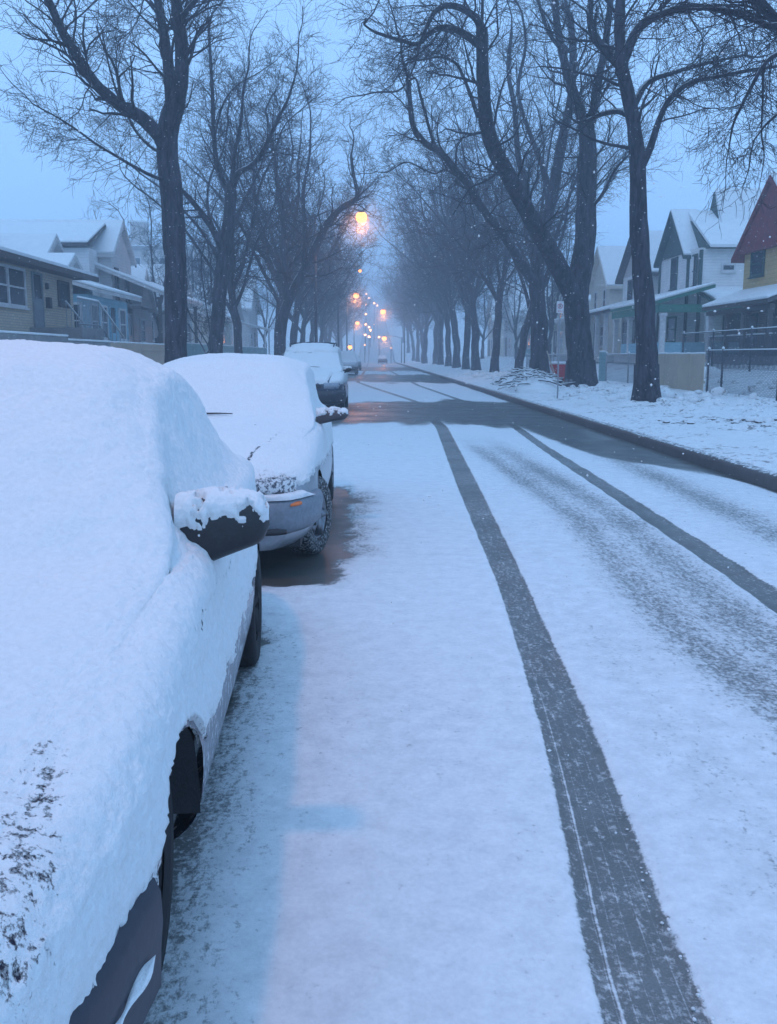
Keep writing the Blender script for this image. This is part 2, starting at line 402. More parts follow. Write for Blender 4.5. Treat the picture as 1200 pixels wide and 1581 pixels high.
def a_cov(X, Y):
    """how much snow lies on the asphalt: 1 full, 0 bare"""
    P = np.stack([X, Y, X*0], -1); PW = np.stack([X, Y*.22, X*0], -1)
    w = fbm(PW, 1.1, 4, 31)*.9
    c = np.ones_like(X)*.97+fbm(P, 1.7, 4, 63)*.10
    # old, refilled wheel paths with grit
    path = np.interp(Y, [1, 3.6, 4.6, 5.6, 8.6, 12, 17, 20], [1.70, 1.74, 1.66, 1.66, 1.86, 1.75, 1.62, 1.7])
    b1 = np.exp(-((X-path-.02)/.19)**2); b2 = np.exp(-((X-path-.45)/.24)**2)
    b3 = np.exp(-((X-3.42-.03*(Y-8))/.30)**2)*sstep(4, 7, Y)*(1-sstep(13, 16, Y))*1.0
    b4 = np.exp(-((X-1.22)/.16)**2)*(1-sstep(4, 8, Y))*.30
    near = sstep(1.0, 3.0, Y)
    c -= (.45*b1+.47*b2)*(.35+.65*near)*(1-sstep(13, 19, Y)) + .46*b3 + b4*.5
    # melted sheets of bare wet road (a drain line crosses the street)
    d = (Y-(25.2+1.0*np.sin(X*.7)+w*3.2)); g = 1-sstep(.62, 1.12, np.abs(d)/5.6); g *= sstep(-2.9, -.2, X+1.6+w)
    # tongue that runs toward us along the right gutter
    lim = np.interp(Y, [10.5, 11.5, 12.6, 14, 16, 18, 21, 30], [4.75, 4.45, 4.1, 3.65, 3.3, 3.1, 2.9, 4.0])
    t = sstep(-.22, .22, X-lim+w*.34)*sstep(10.6, 11.8, Y)*(1-sstep(28, 31, Y))
    g2 = 1-sstep(.8, 1.1, np.abs(Y-63-w*6)/11); g2 *= sstep(-1.6, 0, X+1.2+w)
    g3 = (1-sstep(.8, 1.1, np.abs(Y-105-w*10)/14))*.8
    c -= np.clip(np.maximum.reduce([g, t, g2*.9, g3]), 0, 1)*1.0
    # gutter line
    c -= sstep(4.40, 4.56, X+w*.10)*.8
    c -= .35*sstep(60, 130, Y)
    # sheltered asphalt under the parked cars
    def under(x0, x1, y0, y1, s=.18, k=1.0):
        n = fbm(P, 7, 4, 77, .7)*.16+fbm(P, 2.3, 2, 78)*.16
        return k*sstep(x0-s, x0+s*.2, X+n)*(1-sstep(x1-s*.2, x1+s, X+n))*sstep(y0-s, y0+s*.3, Y+n)*(1-sstep(y1-s, y1+s, Y+n))
    c -= under(-3, -.74, .9, 5.4, .11)
    c -= under(-3, -.36, 6.05, 10.6, .2)
    c -= under(-.5, -.12, 6.9, 10.4, .28, .42)
    c -= under(-4, -.72, 23.4, 28.4, .2)
    # thin strip beside the near car where the flakes lie sparse
    c -= .62*np.exp(-(np.clip(X+.56+.054*(Y-1.5), 0, 9)/.19)**1.3)*(1-sstep(4.4, 6, Y))*sstep(0, .5, Y)
    return c
rx = np.arange(-2.6, 4.601, .03)
ry = np.concatenate([np.arange(-1, 1.2, .1), np.arange(1.2, 9, .03), np.arange(9, 22, .07), np.arange(22, 60, .25), np.arange(60, 186, 2), np.arange(186, 470, 4)])
def road_z(X, Y):
    P = np.stack([X, Y, X*0], -1)
    c = np.clip(a_cov(X, Y), 0, 1); s1 = a_s1(X, Y); s2 = a_s2(X, Y)
    ins = np.maximum(sstep(-.03, .03, s1)*(1-sstep(.97, 1.03, s1)), sstep(-.03, .03, s2)*(1-sstep(.97, 1.03, s2)))
    h = sstep(.35, .8, c)*(1-ins)*(.014+fbm(P, 9, 3, 8)*.004)*(Y < 22)
    return hill(Y)-.0+h-.02*sstep(3.6, 4.6, X)
def mat_road():
    m, n, l, p = new_mat('snowy_asphalt')
    c = N(n, 'ShaderNodeTexCoord', name='TC')
    def at(nm):
        a = N(n, 'ShaderNodeAttribute'); a.attribute_name = nm; return a.outputs['Fac']
    cov, s1, s2 = at('cov'), at('s1'), at('s2')
    fine = noise_node(n, l, 48, 5, .72); mid = noise_node(n, l, 9, 5, .65)
    mp = N(n, 'ShaderNodeMapping'); mp.inputs['Scale'].default_value = (1, .35, 1); l.new(c.outputs['Object'], mp.inputs['Vector'])
    streak = noise_node(n, l, 30, 5, .7, mp.outputs[0])
    edge = noise_node(n, l, 26, 5, .75)
    en = math_n(n, l, 'MULTIPLY', math_n(n, l, 'SUBTRACT', edge.outputs['Fac'], .5), .14)
    def inside(s):
        s_ = math_n(n, l, 'ADD', s, en)
        d = math_n(n, l, 'ABSOLUTE', math_n(n, l, 'SUBTRACT', s_, .5))
        return ramp(n, l, d, .47, .53, (1, 1, 1, 1), (0, 0, 0, 1)).outputs['Color']
    trk = math_n(n, l, 'MAXIMUM', inside(s1), inside(s2))
    # ribs of packed snow left between the tread blocks
    rib = math_n(n, l, 'ABSOLUTE', math_n(n, l, 'SUBTRACT', math_n(n, l, 'FRACT', math_n(n, l, 'MULTIPLY', s1, 6.0)), .5))
    rib = ramp(n, l, rib, .43, .5, (0, 0, 0, 1), (.16, .16, .16, 1)).outputs['Color']
    thin = math_n(n, l, 'ABSOLUTE', math_n(n, l, 'SUBTRACT', math_n(n, l, 'ADD', s1, math_n(n, l, 'MULTIPLY', en, .15)), .205))
    thin = ramp(n, l, thin, .008, .022, (.34, .34, .34, 1), (0, 0, 0, 1)).outputs['Color']
    sep = N(n, 'ShaderNodeSeparateXYZ'); l.new(c.outputs['Object'], sep.inputs[0])
    nearf = ramp(n, l, math_n(n, l, 'DIVIDE', sep.outputs['Y'], 10), .30, .48, (1, 1, 1, 1), (0, 0, 0, 1)).outputs['Color']
    thin = math_n(n, l, 'MULTIPLY', thin, nearf); rib = math_n(n, l, 'MULTIPLY', rib, nearf)
    # coverage -> flecked mask
    nf = math_n(n, l, 'ADD', math_n(n, l, 'MULTIPLY', fine.outputs['Fac'], .55), math_n(n, l, 'MULTIPLY', streak.outputs['Fac'], .45))
    k = math_n(n, l, 'SUBTRACT', cov, math_n(n, l, 'MULTIPLY', trk, .64))
    k = math_n(n, l, 'ADD', k, math_n(n, l, 'MULTIPLY', trk, math_n(n, l, 'ADD', rib, thin)))
    k2 = math_n(n, l, 'ADD', math_n(n, l, 'MULTIPLY', math_n(n, l, 'SUBTRACT', k, .5), .95), math_n(n, l, 'MULTIPLY', math_n(n, l, 'SUBTRACT', nf, .5), 2.7))
    msk = ramp(n, l, math_n(n, l, 'ADD', k2, .5), .36, .66)
    # thin dusting stays translucent over bare asphalt
    soft = ramp(n, l, math_n(n, l, 'ADD', k, math_n(n, l, 'MULTIPLY', math_n(n, l, 'SUBTRACT', mid.outputs['Fac'], .5), .35)), .08, .95).outputs['Color']
    cap = math_n(n, l, 'ADD', math_n(n, l, 'MULTIPLY', msk.outputs['Color'], .62), math_n(n, l, 'MULTIPLY', soft, .38))
    cap = math_n(n, l, 'MULTIPLY', cap, ramp(n, l, cov, 0.0, .30, (.10, .10, .10, 1), (1, 1, 1, 1)).outputs['Color'])
    asp = noise_node(n, l, 160, 3, .7)
    dry = mixc(n, l, ramp(n, l, asp.outputs['Fac'], .4, .65).outputs['Color'], (.048, .056, .054), (.115, .128, .122))
    brown = noise_node(n, l, 2.0, 4, .6)
    dry = mixc(n, l, ramp(n, l, brown.outputs['Fac'], .45, .7, (0,0,0,1), (.5,.5,.5,1)).outputs['Color'], dry, (.075, .050, .036))
    snowc = mixc(n, l, ramp(n, l, math_n(n, l, 'ADD', math_n(n, l, 'MULTIPLY', mid.outputs['Fac'], .5), math_n(n, l, 'MULTIPLY', fine.outputs['Fac'], .5)), .38, .62).outputs['Color'], (.62, .65, .67), (.76, .79, .80))
    # scattered grit and leaf crumbs
    v = N(n, 'ShaderNodeTexVoronoi'); v.inputs['Scale'].default_value = 13; v.inputs['Randomness'].default_value = 1
    wv = N(n, 'ShaderNodeVectorMath', operation='ADD'); l.new(c.outputs['Object'], wv.inputs[0])
    wn2 = noise_node(n, l, 60, 2, .5); sc = N(n, 'ShaderNodeVectorMath', operation='SCALE'); sc.inputs['Scale'].default_value = .03; l.new(wn2.outputs['Color'], sc.inputs[0]); l.new(sc.outputs[0], wv.inputs[1])
    l.new(wv.outputs[0], v.inputs['Vector'])
    vs = N(n, 'ShaderNodeSeparateXYZ'); l.new(v.outputs['Color'], vs.inputs[0])
    sx = ramp(n, l, math_n(n, l, 'DIVIDE', sep.outputs['X'], 5), .20, .36).outputs['Color']
    rare = ramp(n, l, math_n(n, l, 'ADD', vs.outputs[0], math_n(n, l, 'MULTIPLY', math_n(n, l, 'SUBTRACT', 1.0, cov), .35)), .79, .84).outputs['Color']
    dot = math_n(n, l, 'MULTIPLY', ramp(n, l, v.outputs['Distance'], .08, .17, (1,1,1,1), (0,0,0,1)).outputs['Color'], math_n(n, l, 'MULTIPLY', rare, sx))
    col = mixc(n, l, cap, dry, snowc)
    col = mixc(n, l, math_n(n, l, 'MULTIPLY', dot, .75), col, (.10, .06, .055))
    l.new(col, p.inputs['Base Color'])
    wet = noise_node(n, l, .8, 4, .6)
    rr = mixc(n, l, cap, mixc(n, l, ramp(n, l, wet.outputs['Fac'], .4, .6).outputs['Color'], (.30,)*3, (.50,)*3), (.8,)*3)
    l.new(rr, p.inputs['Roughness'])
    h = math_n(n, l, 'ADD', math_n(n, l, 'MULTIPLY', cap, 1.0), math_n(n, l, 'MULTIPLY', fine.outputs['Fac'], .5))
    l.new(bump(n, l, h, .45, .008), p.inputs['Normal'])
    return m
road = grid_mesh('road', rx, ry, road_z, mat_road(), {'cov': a_cov, 's1': a_s1, 's2': a_s2}); road['kind'] = 'structure'

# kerbs: dark wet stone, real step
def kerb(x0, x1, inner, ys=None):
    ys = np.concatenate([np.arange(-2, 60, .12), np.arange(60, 186, 2), np.arange(186, 430, 6)])
    s = 1 if inner == 'left' else -1
    prof = [(-.02*s, -.10), (0, .09), (.012*s, .125), (.035*s, .142), (.09*s, .148), (.17*s, .15)]
    V = []
    for y in ys:
        hz = float(hill(y))
        for (dx, z) in prof:
            w = (float(vnoise(np.array([x0*3, y*2.5, z]), 1, 4))-.5)*.012
            V.append((x0+dx+w, y, z+hz+w*.6))
    o = mesh_np('kerb', V, [grid_faces(len(ys), len(prof))], M['kerb'], None, True); o['kind'] = 'structure'
def mat_kerb():
    m, n, l, p = new_mat('kerb_stone')
    a = noise_node(n, l, 6, 6, .7); b = noise_node(n, l, 14, 6, .75)
    base = mixc(n, l, a.outputs['Fac'], (.03, .028, .03), (.10, .09, .088))
    g = N(n, 'ShaderNodeNewGeometry'); s = N(n, 'ShaderNodeSeparateXYZ'); l.new(g.outputs['Normal'], s.inputs[0])
    t = math_n(n, l, 'ADD', math_n(n, l, 'ABSOLUTE', s.outputs['Z']), math_n(n, l, 'MULTIPLY', math_n(n, l, 'SUBTRACT', b.outputs['Fac'], .5), 1.5))
    base = mixc(n, l, ramp(n, l, t, .96, 1.14, (0,0,0,1), (.95,.95,.95,1)).outputs['Color'], base, SNOW)
    l.new(base, p.inputs['Base Color']); p.inputs['Roughness'].default_value = .5
    l.new(bump(n, l, b.outputs['Fac'], .4, .01), p.inputs['Normal']); return m
M['kerb'] = mat_kerb()
kerb(4.56, 0, 'left'); kerb(-2.56, 0, 'right')

# ------------------------------------------------------------------ cars
def smooth_tab(y, tab, k=.05):
    t = np.array(tab); s = 0; ws = np.array([-2, -1.2, -.5, 0, .5, 1.2, 2])*k; g = np.exp(-(ws/k)**2/2)
    for w, gg in zip(ws, g): s = s + gg*np.interp(y+w, t[:, 0], t[:, 1])
    return s/g.sum()
def bspline(C, v):
    """C: (n,m,2) control points per row, v in 0..1 -> (n,len(v),2), clamped cubic"""
    C = np.concatenate([C[:, :1], C[:, :1], C, C[:, -1:], C[:, -1:]], 1); m = C.shape[1]-3
    t = v*m*.999999; i = np.floor(t).astype(int); f = t-i
    b = [(1-f)**3/6, (3*f**3-6*f**2+4)/6, (-3*f**3+3*f**2+3*f+1)/6, f**3/6]
    return sum(C[:, i+k]*b[k][None, :, None] for k in range(4))
def car_surface(P, dy, nv, crispen=2):
    """rows along the car (y), columns from right sill over the top to left sill. returns (rows,cols,3)"""
    L = P['L']; ys = np.linspace(0, L, int(L/dy)+1)
    T = lambda k, s=.06: smooth_tab(ys, P[k], s)
    hw, zs, zt, hr, zr = T('hw', .05), T('zs', .08), T('zt', .028), T('hr', .05), T('zr', .04)
    sill = P.get('sill', .2)
    o = np.ones_like(ys); gh = np.clip((zr-zs)/.25, 0, 1)
    C = [(hw-.10, sill*o), (hw-.02, (sill+.05)*o), (hw+.0, .36*o), (hw+.012, np.minimum(.52, zs-.1)), (hw-.005, np.minimum(.64, zs-.07)), (hw-.02, zs-.05), (hw-.055, zs), (hw-.11, np.minimum(zs+.03, zr-.006)),
         (hr+(hw-.11-hr)*.5, (zs+(zr-zs)*.5)*gh+(zr+.006)*(1-gh)), (hr+.035, zr-.05*gh+.012*(1-gh)), (hr+.012, zr-.008*gh+.012*(1-gh)), (hr-.03, zr+.01+.012*(1-gh)), (hr*.72, zt-.008), (hr*.35, zt+.006), (0*o, zt+.012)]
    C = np.stack([np.stack(c, -1) for c in C], 1)
    v = np.linspace(0, 1, nv)
    S = bspline(C, v)                            # right half, x>=0
    X, Z = S[..., 0], S[..., 1]
    half = np.stack([X, np.repeat(ys[:, None], nv, 1), Z], -1)
    full = np.concatenate([half, (half*np.array([-1, 1, 1]))[:, -2::-1]], 1)
    def cap(ring, sgn):
        rows = []
        for t in np.linspace(0, 1, 14)[1:]:
            r = ring.copy(); r[:, 0] *= (1-t)
            b = P.get('bulge', .07)
            r[:, 1] += sgn*b*(1-(1-t)**2)
            rows.append(r)
        return np.array(rows)
    front = cap(full[0], -1)[::-1]; rear = cap(full[-1], 1)
    return np.concatenate([front, full, rear], 0)
def normals_of(G):
    du = np.gradient(G, axis=0); dv = np.gradient(G, axis=1)
    n = np.cross(du, dv); ln = np.linalg.norm(n, axis=-1, keepdims=True); ln[ln < 1e-12] = 1
    n = n/ln
    return n
def side_region(G, pred):
    """faces (mask) whose centre satisfies pred(x,y,z)"""
    c = (G[:-1, :-1]+G[1:, 1:]+G[:-1, 1:]+G[1:, :-1])/4
    return pred(c[..., 0], c[..., 1], c[..., 2])
def compact(V, F):
    u, inv = np.unique(F.ravel(), return_inverse=True)
    return V[u], inv.reshape(F.shape)
def patch(name, G, nrm, mask, off, mat, parent):
    F = grid_faces(G.shape[0], G.shape[1], mask=mask)
    if len(F) == 0: return None
    V, F = compact((G+nrm*off).reshape(-1, 3), F)
    return mesh_np(name, V, [F], mat, parent, True)
def wheel(parent, x, y, r, w, tyre_m, rim_m, side, steer=0, cap_snow=False):
    t = MB(); hwid = w/2
    prof = [(r*.60, -hwid*.9), (r*.72, -hwid), (r*.90, -hwid*1.0), (r*.975, -hwid*.86), (r, -hwid*.6), (r*.996, -hwid*.3), (r*1.0, 0), (r*.996, hwid*.3), (r, hwid*.6), (r*.975, hwid*.86), (r*.90, hwid), (r*.72, hwid), (r*.60, hwid*.9)]
    t.lathe(prof, 40, axis='x'); ty = t.build('tyre', tyre_m, None, True)
    ri = MB(); ri.lathe([(r*.60, -hwid*.8), (r*.61, hwid*.86), (r*.55, hwid*.8), (r*.50, hwid*.5), (r*.22, hwid*.62), (r*.10, hwid*.7), (.002, hwid*.7)], 32, axis='x')
    for k in range(5):
        a = 2*PI*k/5
        pts = [(hwid*.70, r*.12*math.cos(a), r*.12*math.sin(a)), (hwid*.72, r*.53*math.cos(a), r*.53*math.sin(a))]
        ri.tube(pts, .03, 6)
    rim = ri.build('rim', rim_m, None, True)
    wh = bpy.data.objects.new('wheel', None); link(wh, parent); wh.location = (x, y, r); wh.rotation_euler = (0, 0, steer+(0 if side > 0 else PI))
    ty.parent = wh; rim.parent = wh
    return wh

def build_car(P, name, label, loc, rz, group, res=.03, snow_res=.012, snow_cov=None, snow_T=.05, mats=None, steer=0, front_tyre=None, detail=True):
    root = thing(name, label, P.get('cat', 'car'), loc, rz, group)
    nv = max(40, int(2.3/res/1)); 
    G = car_surface(P, res, nv//1)
    nr = normals_of(G)
    # wheel arches
    Gb = G.copy(); ax = P['axles']; ar = P['arch']
    nf, nc = G.shape[:2]
    hwmax = max(t[1] for t in P['hw'])
    mask = np.ones((nf-1, nc-1), bool)
    for ay in ax:
        d = np.hypot(Gb[..., 1]-ay, Gb[..., 2]-P['wr']); sel = (np.abs(Gb[..., 0]) > hwmax*.8) & (Gb[..., 2] < .75)
        near = sel & (np.abs(d-ar) < res*.75)
        k = np.where(near, ar/np.maximum(d, 1e-6), 1)
        Gb[..., 1] = np.where(near, ay+(Gb[..., 1]-ay)*k, Gb[..., 1]); Gb[..., 2] = np.where(near, P['wr']+(Gb[..., 2]-P['wr'])*k, Gb[..., 2])
        cc = (Gb[:-1, :-1]+Gb[1:, 1:])/2
        dd = np.hypot(cc[..., 1]-ay, cc[..., 2]-P['wr'])
        mask &= ~((dd < ar-.005) & (np.abs(cc[..., 0]) > hwmax*.8) & (cc[..., 2] < .75))
    body_m = mats['body']
    V, F = compact(Gb.reshape(-1, 3), grid_faces(nf, nc, mask=mask))
    body = mesh_np('body', V, [F], body_m, root, True)
    # dark wheel wells and floor pan
    for ay in ax:
        for s in (-1, 1):
            w = MB(); pr = []
            for k in range(15):
                a = PI*(k/14)*1.04-.02*PI; pr.append((ay+ar*math.cos(a), P['wr']+ar*math.sin(a)))
            n = len(pr); x0, x1 = s*(hwmax-.02), s*(hwmax-.40)
            vv = [(x0, a, b) for a, b in pr]+[(x1, a, b) for a, b in pr]
            w.add(vv, [(i, i+1, n+i+1, n+i) for i in range(n-1)]+[(n, n+i, n+i+1) for i in range(1, n-1)])
            w.build('wheel_well', M['black'], root, True)
    pan = MB(); pan.box(-hwmax+.12, hwmax-.12, .25, P['L']-.25, .17, P.get('sill', .2)+.03); pan.build('floor_pan', M['black'], root)
    # glazing as slightly proud panels on the same surface
    wsy0, wsy1, rwy0, rwy1 = P['ws']
    zsi = lambda y: np.interp(y, [t[0] for t in P['zs']], [t[1] for t in P['zs']])
    hri = lambda y: np.interp(y, [t[0] for t in P['hr']], [t[1] for t in P['hr']])
    zri = lambda y: np.interp(y, [t[0] for t in P['zr']], [t[1] for t in P['zr']])
    patch('windshield', G, nr, side_region(G, lambda x, y, z: (y > wsy0) & (y < wsy1) & (np.abs(x) < hri(y)-.06)), .004, M['glass'], root)
    patch('rear_window', G, nr, side_region(G, lambda x, y, z: (y > rwy0) & (y < rwy1) & (np.abs(x) < hri(y)-.06)), .004, M['glass'], root)
    for s in (1, -1):
        pil = P.get('pillars', [wsy0+.55, (wsy1+rwy0)/2, rwy1-.45])
        for a, b in zip(pil[:-1], pil[1:]):
            patch('side_window', G, nr, side_region(G, lambda x, y, z: (x*s > .3) & (y > a+.04) & (y < b-.04) & (z > zsi(y)+.05) & (z < zri(y)-.05)), .004, M['glass'], root)
    # wheels
    for ay in ax:
        for s in (1, -1):
            tm = front_tyre if (front_tyre and ay == ax[0] and s == 1) else mats.get('tyre', M['tyre'])
            wheel(root, s*(hwmax-P['ww']/2-(P.get('inset', .02) if ay == ax[0] else .0) + (P.get('push', 0) if ay == ax[0] else 0)), ay, P['wr'], P['ww'], tm, mats.get('rim', M['rim']), s, steer if ay == ax[0] else 0)
    # bumper bar wrapped round the nose
    if P.get('bumper', True):
        z0, z1, pr_ = P.get('bz', (.22, .50, .05))
        hw0 = float(smooth_tab(np.array([.0]), P['hw'])[0])
        path = []
        hwf = lambda y: float(smooth_tab(np.array([y]), P['hw'], .05)[0])
        bl = P.get('bulge', .07)
        for y in (P['axles'][0]-ar-.02, .30, .2, .12, .06): path.append((hwf(y), y))
        for t in np.linspace(0, 1, 14): path.append((hw0*(1-t), -bl*(1-(1-t)**2)))
        path = path+[(-x, y) for x, y in path[-2::-1]]
        sec = [(-.03, z1+.01), (pr_*.55, z1), (pr_*.95, z1-.03), (pr_, (z0+z1)/2+.04), (pr_*.8, (z0+z1)/2-.02), (pr_*.7, z0+.03), (.0, z0), (-.10, z0-.01)]
        V = []
        for i, (x, y) in enumerate(path):
            a = Vector(path[max(i-1, 0)]); b = Vector(path[min(i+1, len(path)-1)]); t = (b-a).normalized(); nn = Vector((t.y*-1, t.x))
            nn = Vector((-t.y, t.x)); 
            if nn.dot(Vector((x, y-.6))) < 0: nn = -nn
            for o_, z in sec: V.append((x+nn.x*o_, y+nn.y*o_, z))
        ob = mesh_np('bumper', V, [grid_faces(len(path), len(sec))], mats['bumper'], root, True)
    # mirrors
    if P.get('mirror'):
        my, mz, mw, mh = P['mirror']
        for s in (1, -1):
            V = []; rows = 18; K = 20
            for i in range(rows):
                t = i/(rows-1)
                x = t*mw
                tipf = max(0.0, 1-max(0, (t-.82)/.18)**2.4)**.5 if t < 1 else .01
                lowz, topz = mh*(-.16+.50*t**.9), mh*(.84+.08*math.sin(t*PI))
                hh = (topz-lowz)*(.25+.75*tipf); dd = .075*(.85+.15*t)*(.1+.9*tipf); zc = (topz+lowz)/2
                for j in range(K):
                    a = 2*PI*j/K; ca, sa = math.cos(a), math.sin(a)
                    e = .62
                    V.append((s*(x), -.03*t+dd*math.copysign(abs(ca)**e, ca)+t*.02, zc+hh*.5*math.copysign(abs(sa)**e, sa)))
            Vn = np.array(V)+np.array([s*(float(smooth_tab(np.array([my]), P['hw'])[0])-P.get('min', .075)), my, mz])
            Fm = grid_faces(rows, K, True)
            mo = mesh_np('wing_mirror', Vn, [Fm], mats['mirror'], root, True)
            if snow_cov is not None or True:
                # snow cap of the mirror: finer copy pushed up
                rows2, K2 = (70, 90) if detail else (20, 24)
                Vg = np.array(V).reshape(rows, K, 3)
                ti = np.linspace(0, rows-1.001, rows2); i0 = ti.astype(int); ft = (ti-i0)[:, None, None]
                A = Vg[i0]*(1-ft)+Vg[np.minimum(i0+1, rows-1)]*ft
                kj = np.linspace(0, K, K2, endpoint=False); j0 = kj.astype(int); fj = (kj-j0)[None, :, None]
                A = A[:, j0]*(1-fj)+A[:, (j0+1) % K]*fj
                cen = A.mean(1, keepdims=True); nn = A-cen; nn[..., 0] *= .2; nn /= np.maximum(np.linalg.norm(nn, axis=-1, keepdims=True), 1e-6)
                Aw = A+np.array([s*(float(smooth_tab(np.array([my]), P['hw'])[0])-P.get('min', .075)), my, mz])
                up = nn[..., 2]+ .35*(-nn[..., 1])
                ns = fbm(Aw*1.0, 30, 4, 5, .6)
                c_ = sstep(-.02, .35, up*1.0-.64+ns*1.2)
                th = c_*(.006+.026*np.clip(nn[..., 2], 0, 1))+fbm(Aw, 55, 3, 8)*.006*c_-.004
                Aw2 = Aw+nn*th[..., None]
                mesh_np('snow', Aw2.reshape(-1, 3), [grid_faces(rows2, K2, True)], M['snow'] if not detail else M['mirror_snow'], mo, True, {'melt': (.60*(1-sstep(-.05, .75, up+.35*ns))).ravel()})
    # snow blanket
    nv2 = int(2.3/snow_res)
    S = car_surface(P, snow_res, nv2); n2 = normals_of(S)
    x, y, z = S[..., 0], S[..., 1], S[..., 2]
    n1 = fbm(S, 22, 4, 11, .62); nb = fbm(S, 4.5, 3, 12)
    cov = snow_cov(x, y, z, n2, n1, nb); melt = np.zeros_like(x)
    if type(cov) is tuple: cov, melt = cov
    T = snow_T*(.18+.82*np.clip(n2[..., 2], 0, 1)**.8)
    th = cov*T*(1+.25*nb)+cov*(fbm(S, 38, 4, 14, .65)*P.get('fluff', .009)+nb*.010)-(1-cov)*.012-.002
    S2 = S+n2*th[..., None]
    keep = cov > .02
    mk = keep[:-1, :-1] | keep[1:, 1:] | keep[:-1, 1:] | keep[1:, :-1]
    F = grid_faces(S.shape[0], S.shape[1], mask=mk); u_ = np.unique(F.ravel()); V, F = compact(S2.reshape(-1, 3), F)
    mesh_np('snow_cover', V, [F], mats.get('snow', M['snow']), root, True, {'melt': melt.ravel()[u_]})
    return root, G, nr

def snow_std(zlow, hood_front=.0, side_n=.10, extra=None):
    def f(x, y, z, n, n1, nb):
        lim = zlow(y) if callable(zlow) else zlow
        c = sstep(-.035, .02, z-lim+n1*side_n+nb*.05)
        if extra is not None: c = extra(c, x, y, z, n, n1, nb)
        return c
    return f

M['mirror_snow'] = mat_car_snow('mirror_snow', (.012, .012, .016))
M['lamp_frosty'] = plain('headlamp_frosty', (.07, .085, .11), .3, 0, .3, 60, .2, frost=.9, flo=.44, fs=38)
# --- the near car
P1 = dict(L=4.35, cat='car', sill=.2, bulge=.12, wr=.30, ww=.19, arch=.335, axles=(.86, 3.28),
    hw=[(0, .66), (.08, .72), (.25, .79), (.5, .83), (1.0, .85), (2.2, .86), (3.4, .86), (3.9, .82), (4.2, .76), (4.35, .70)],
    zs=[(0, .55), (.10, .62), (.35, .70), (.8, .775), (1.3, .84), (1.9, .89), (3.0, .92), (3.8, .92), (4.2, .86), (4.35, .74)],
    zt=[(0, .58), (.10, .66), (.35, .75), (.9, .85), (1.22, .905), (1.34, .93), (2.02, 1.345), (2.3, 1.40), (2.8, 1.405), (3.15, 1.33), (3.75, .99), (4.2, .95), (4.35, .80)],
    zr=[(0, .56), (.10, .64), (.35, .72), (.9, .80), (1.30, .875), (2.10, 1.26), (2.4, 1.31), (2.8, 1.315), (3.15, 1.24), (3.75, .955), (4.2, .90), (4.35, .76)],
    hr=[(0, .50), (.5, .60), (1.25, .70), (1.45, .70), (2.1, .57), (2.8, .56), (3.2, .58), (3.8, .62), (4.35, .5)],
    ws=(1.36, 2.02, 3.18, 3.72), mirror=(1.72, .86, .30, .145), bz=(.24, .50, .03), fluff=.009, min=.128, inset=.082)
for _k in ('hw', 'zs', 'zt', 'zr', 'hr'):
    _t = P1[_k]; P1[_k] = [q for q in _t if q[0] < .2]+[(q[0]+.3, q[1]) for q in _t if q[0] >= .2]
P1['zs'][0] = (0, .58); P1['zs'][1] = (.10, .68); P1['zt'][0] = (0, .62); P1['zt'][1] = (.1, .71); P1['zr'][0] = (0, .60); P1['zr'][1] = (.10, .69)
P1['L'] += .3; P1['axles'] = (1.16, 3.58); P1['ws'] = (1.66, 2.32, 3.48, 4.02); P1['mirror'] = (2.02, .852, .285, .235)
P1['zt'] = [(q[0], q[1]+.085*float(sstep(1.15, 1.38, q[1]))) for q in P1['zt']]; P1['zr'] = [(q[0], q[1]+.085*float(sstep(1.0, 1.3, q[1]))) for q in P1['zr']]
XXM = [.715, .70, .68, .66]
def cov1(x, y, z, n, n1, nb):
    y = y-.3
    # side: covered down to a ragged line; hood edge bared near the front wheel
    low = np.interp(y, [-.3, .3, .9, 1.2, 1.6, 2.4, 3.0, 3.5, 4.4], [.36, .45, .50, .50, .50, .50, .56, .66, .70])
    low = np.where((np.hypot(y-.86, z-.30) < .355) | (np.hypot(y-3.28, z-.30) < .355), 1.0, low)
    side = np.abs(n[..., 2]) < .75
    c = sstep(-.03, .02, z-low+n1*(.10+.05*(y < 1.3))+nb*.03)
    # creases of the door skin, thin flecked flank, melted seam on the bonnet
    g = np.exp(-((z-.79-n1*.03)/.022)**2)*(y > 1.15)*(y < 2.8)*(x > 0)*side
    xx = np.interp(y, [-.1, .1, .3, .6], XXM)
    w = np.exp(-((x-xx)/.065)**2)*sstep(-.14, -.02, y)*(1-sstep(.42, .68, y))
    edge = (1-sstep(.0, .13, z-low))*(.75*(y < 1.3)+.35*(y >= 1.3))*(np.abs(x) > .5)
    melt = np.clip(.60*w+.50*g+.80*edge+.12*nb*(np.abs(x) > .6)*side, 0, 1)
    return c, melt
mats1 = dict(snow=mat_car_snow('near_car_snow', (.022, .02, .036)), body=plain('near_car_paint', (.030, .026, .055), .35, .3, .25, 30, .05, coat=.6, frost=.85, flo=.535, fs=26), rim=M['tyre_dark'], tyre=M['tyre_dark'], bumper=plain('near_car_bumper', (.03, .03, .045), .5, 0, .2, 40, .1), mirror=M['black'])
car1, G1, N1 = build_car(P1, 'parked_car', 'nearest parked car, deep snow over bonnet and roof, dark purple paint low on its flank', (-1.225, .84, 0), R(3.1), 'cars parked along the left kerb', .025, .0095, cov1, .05, mats1)

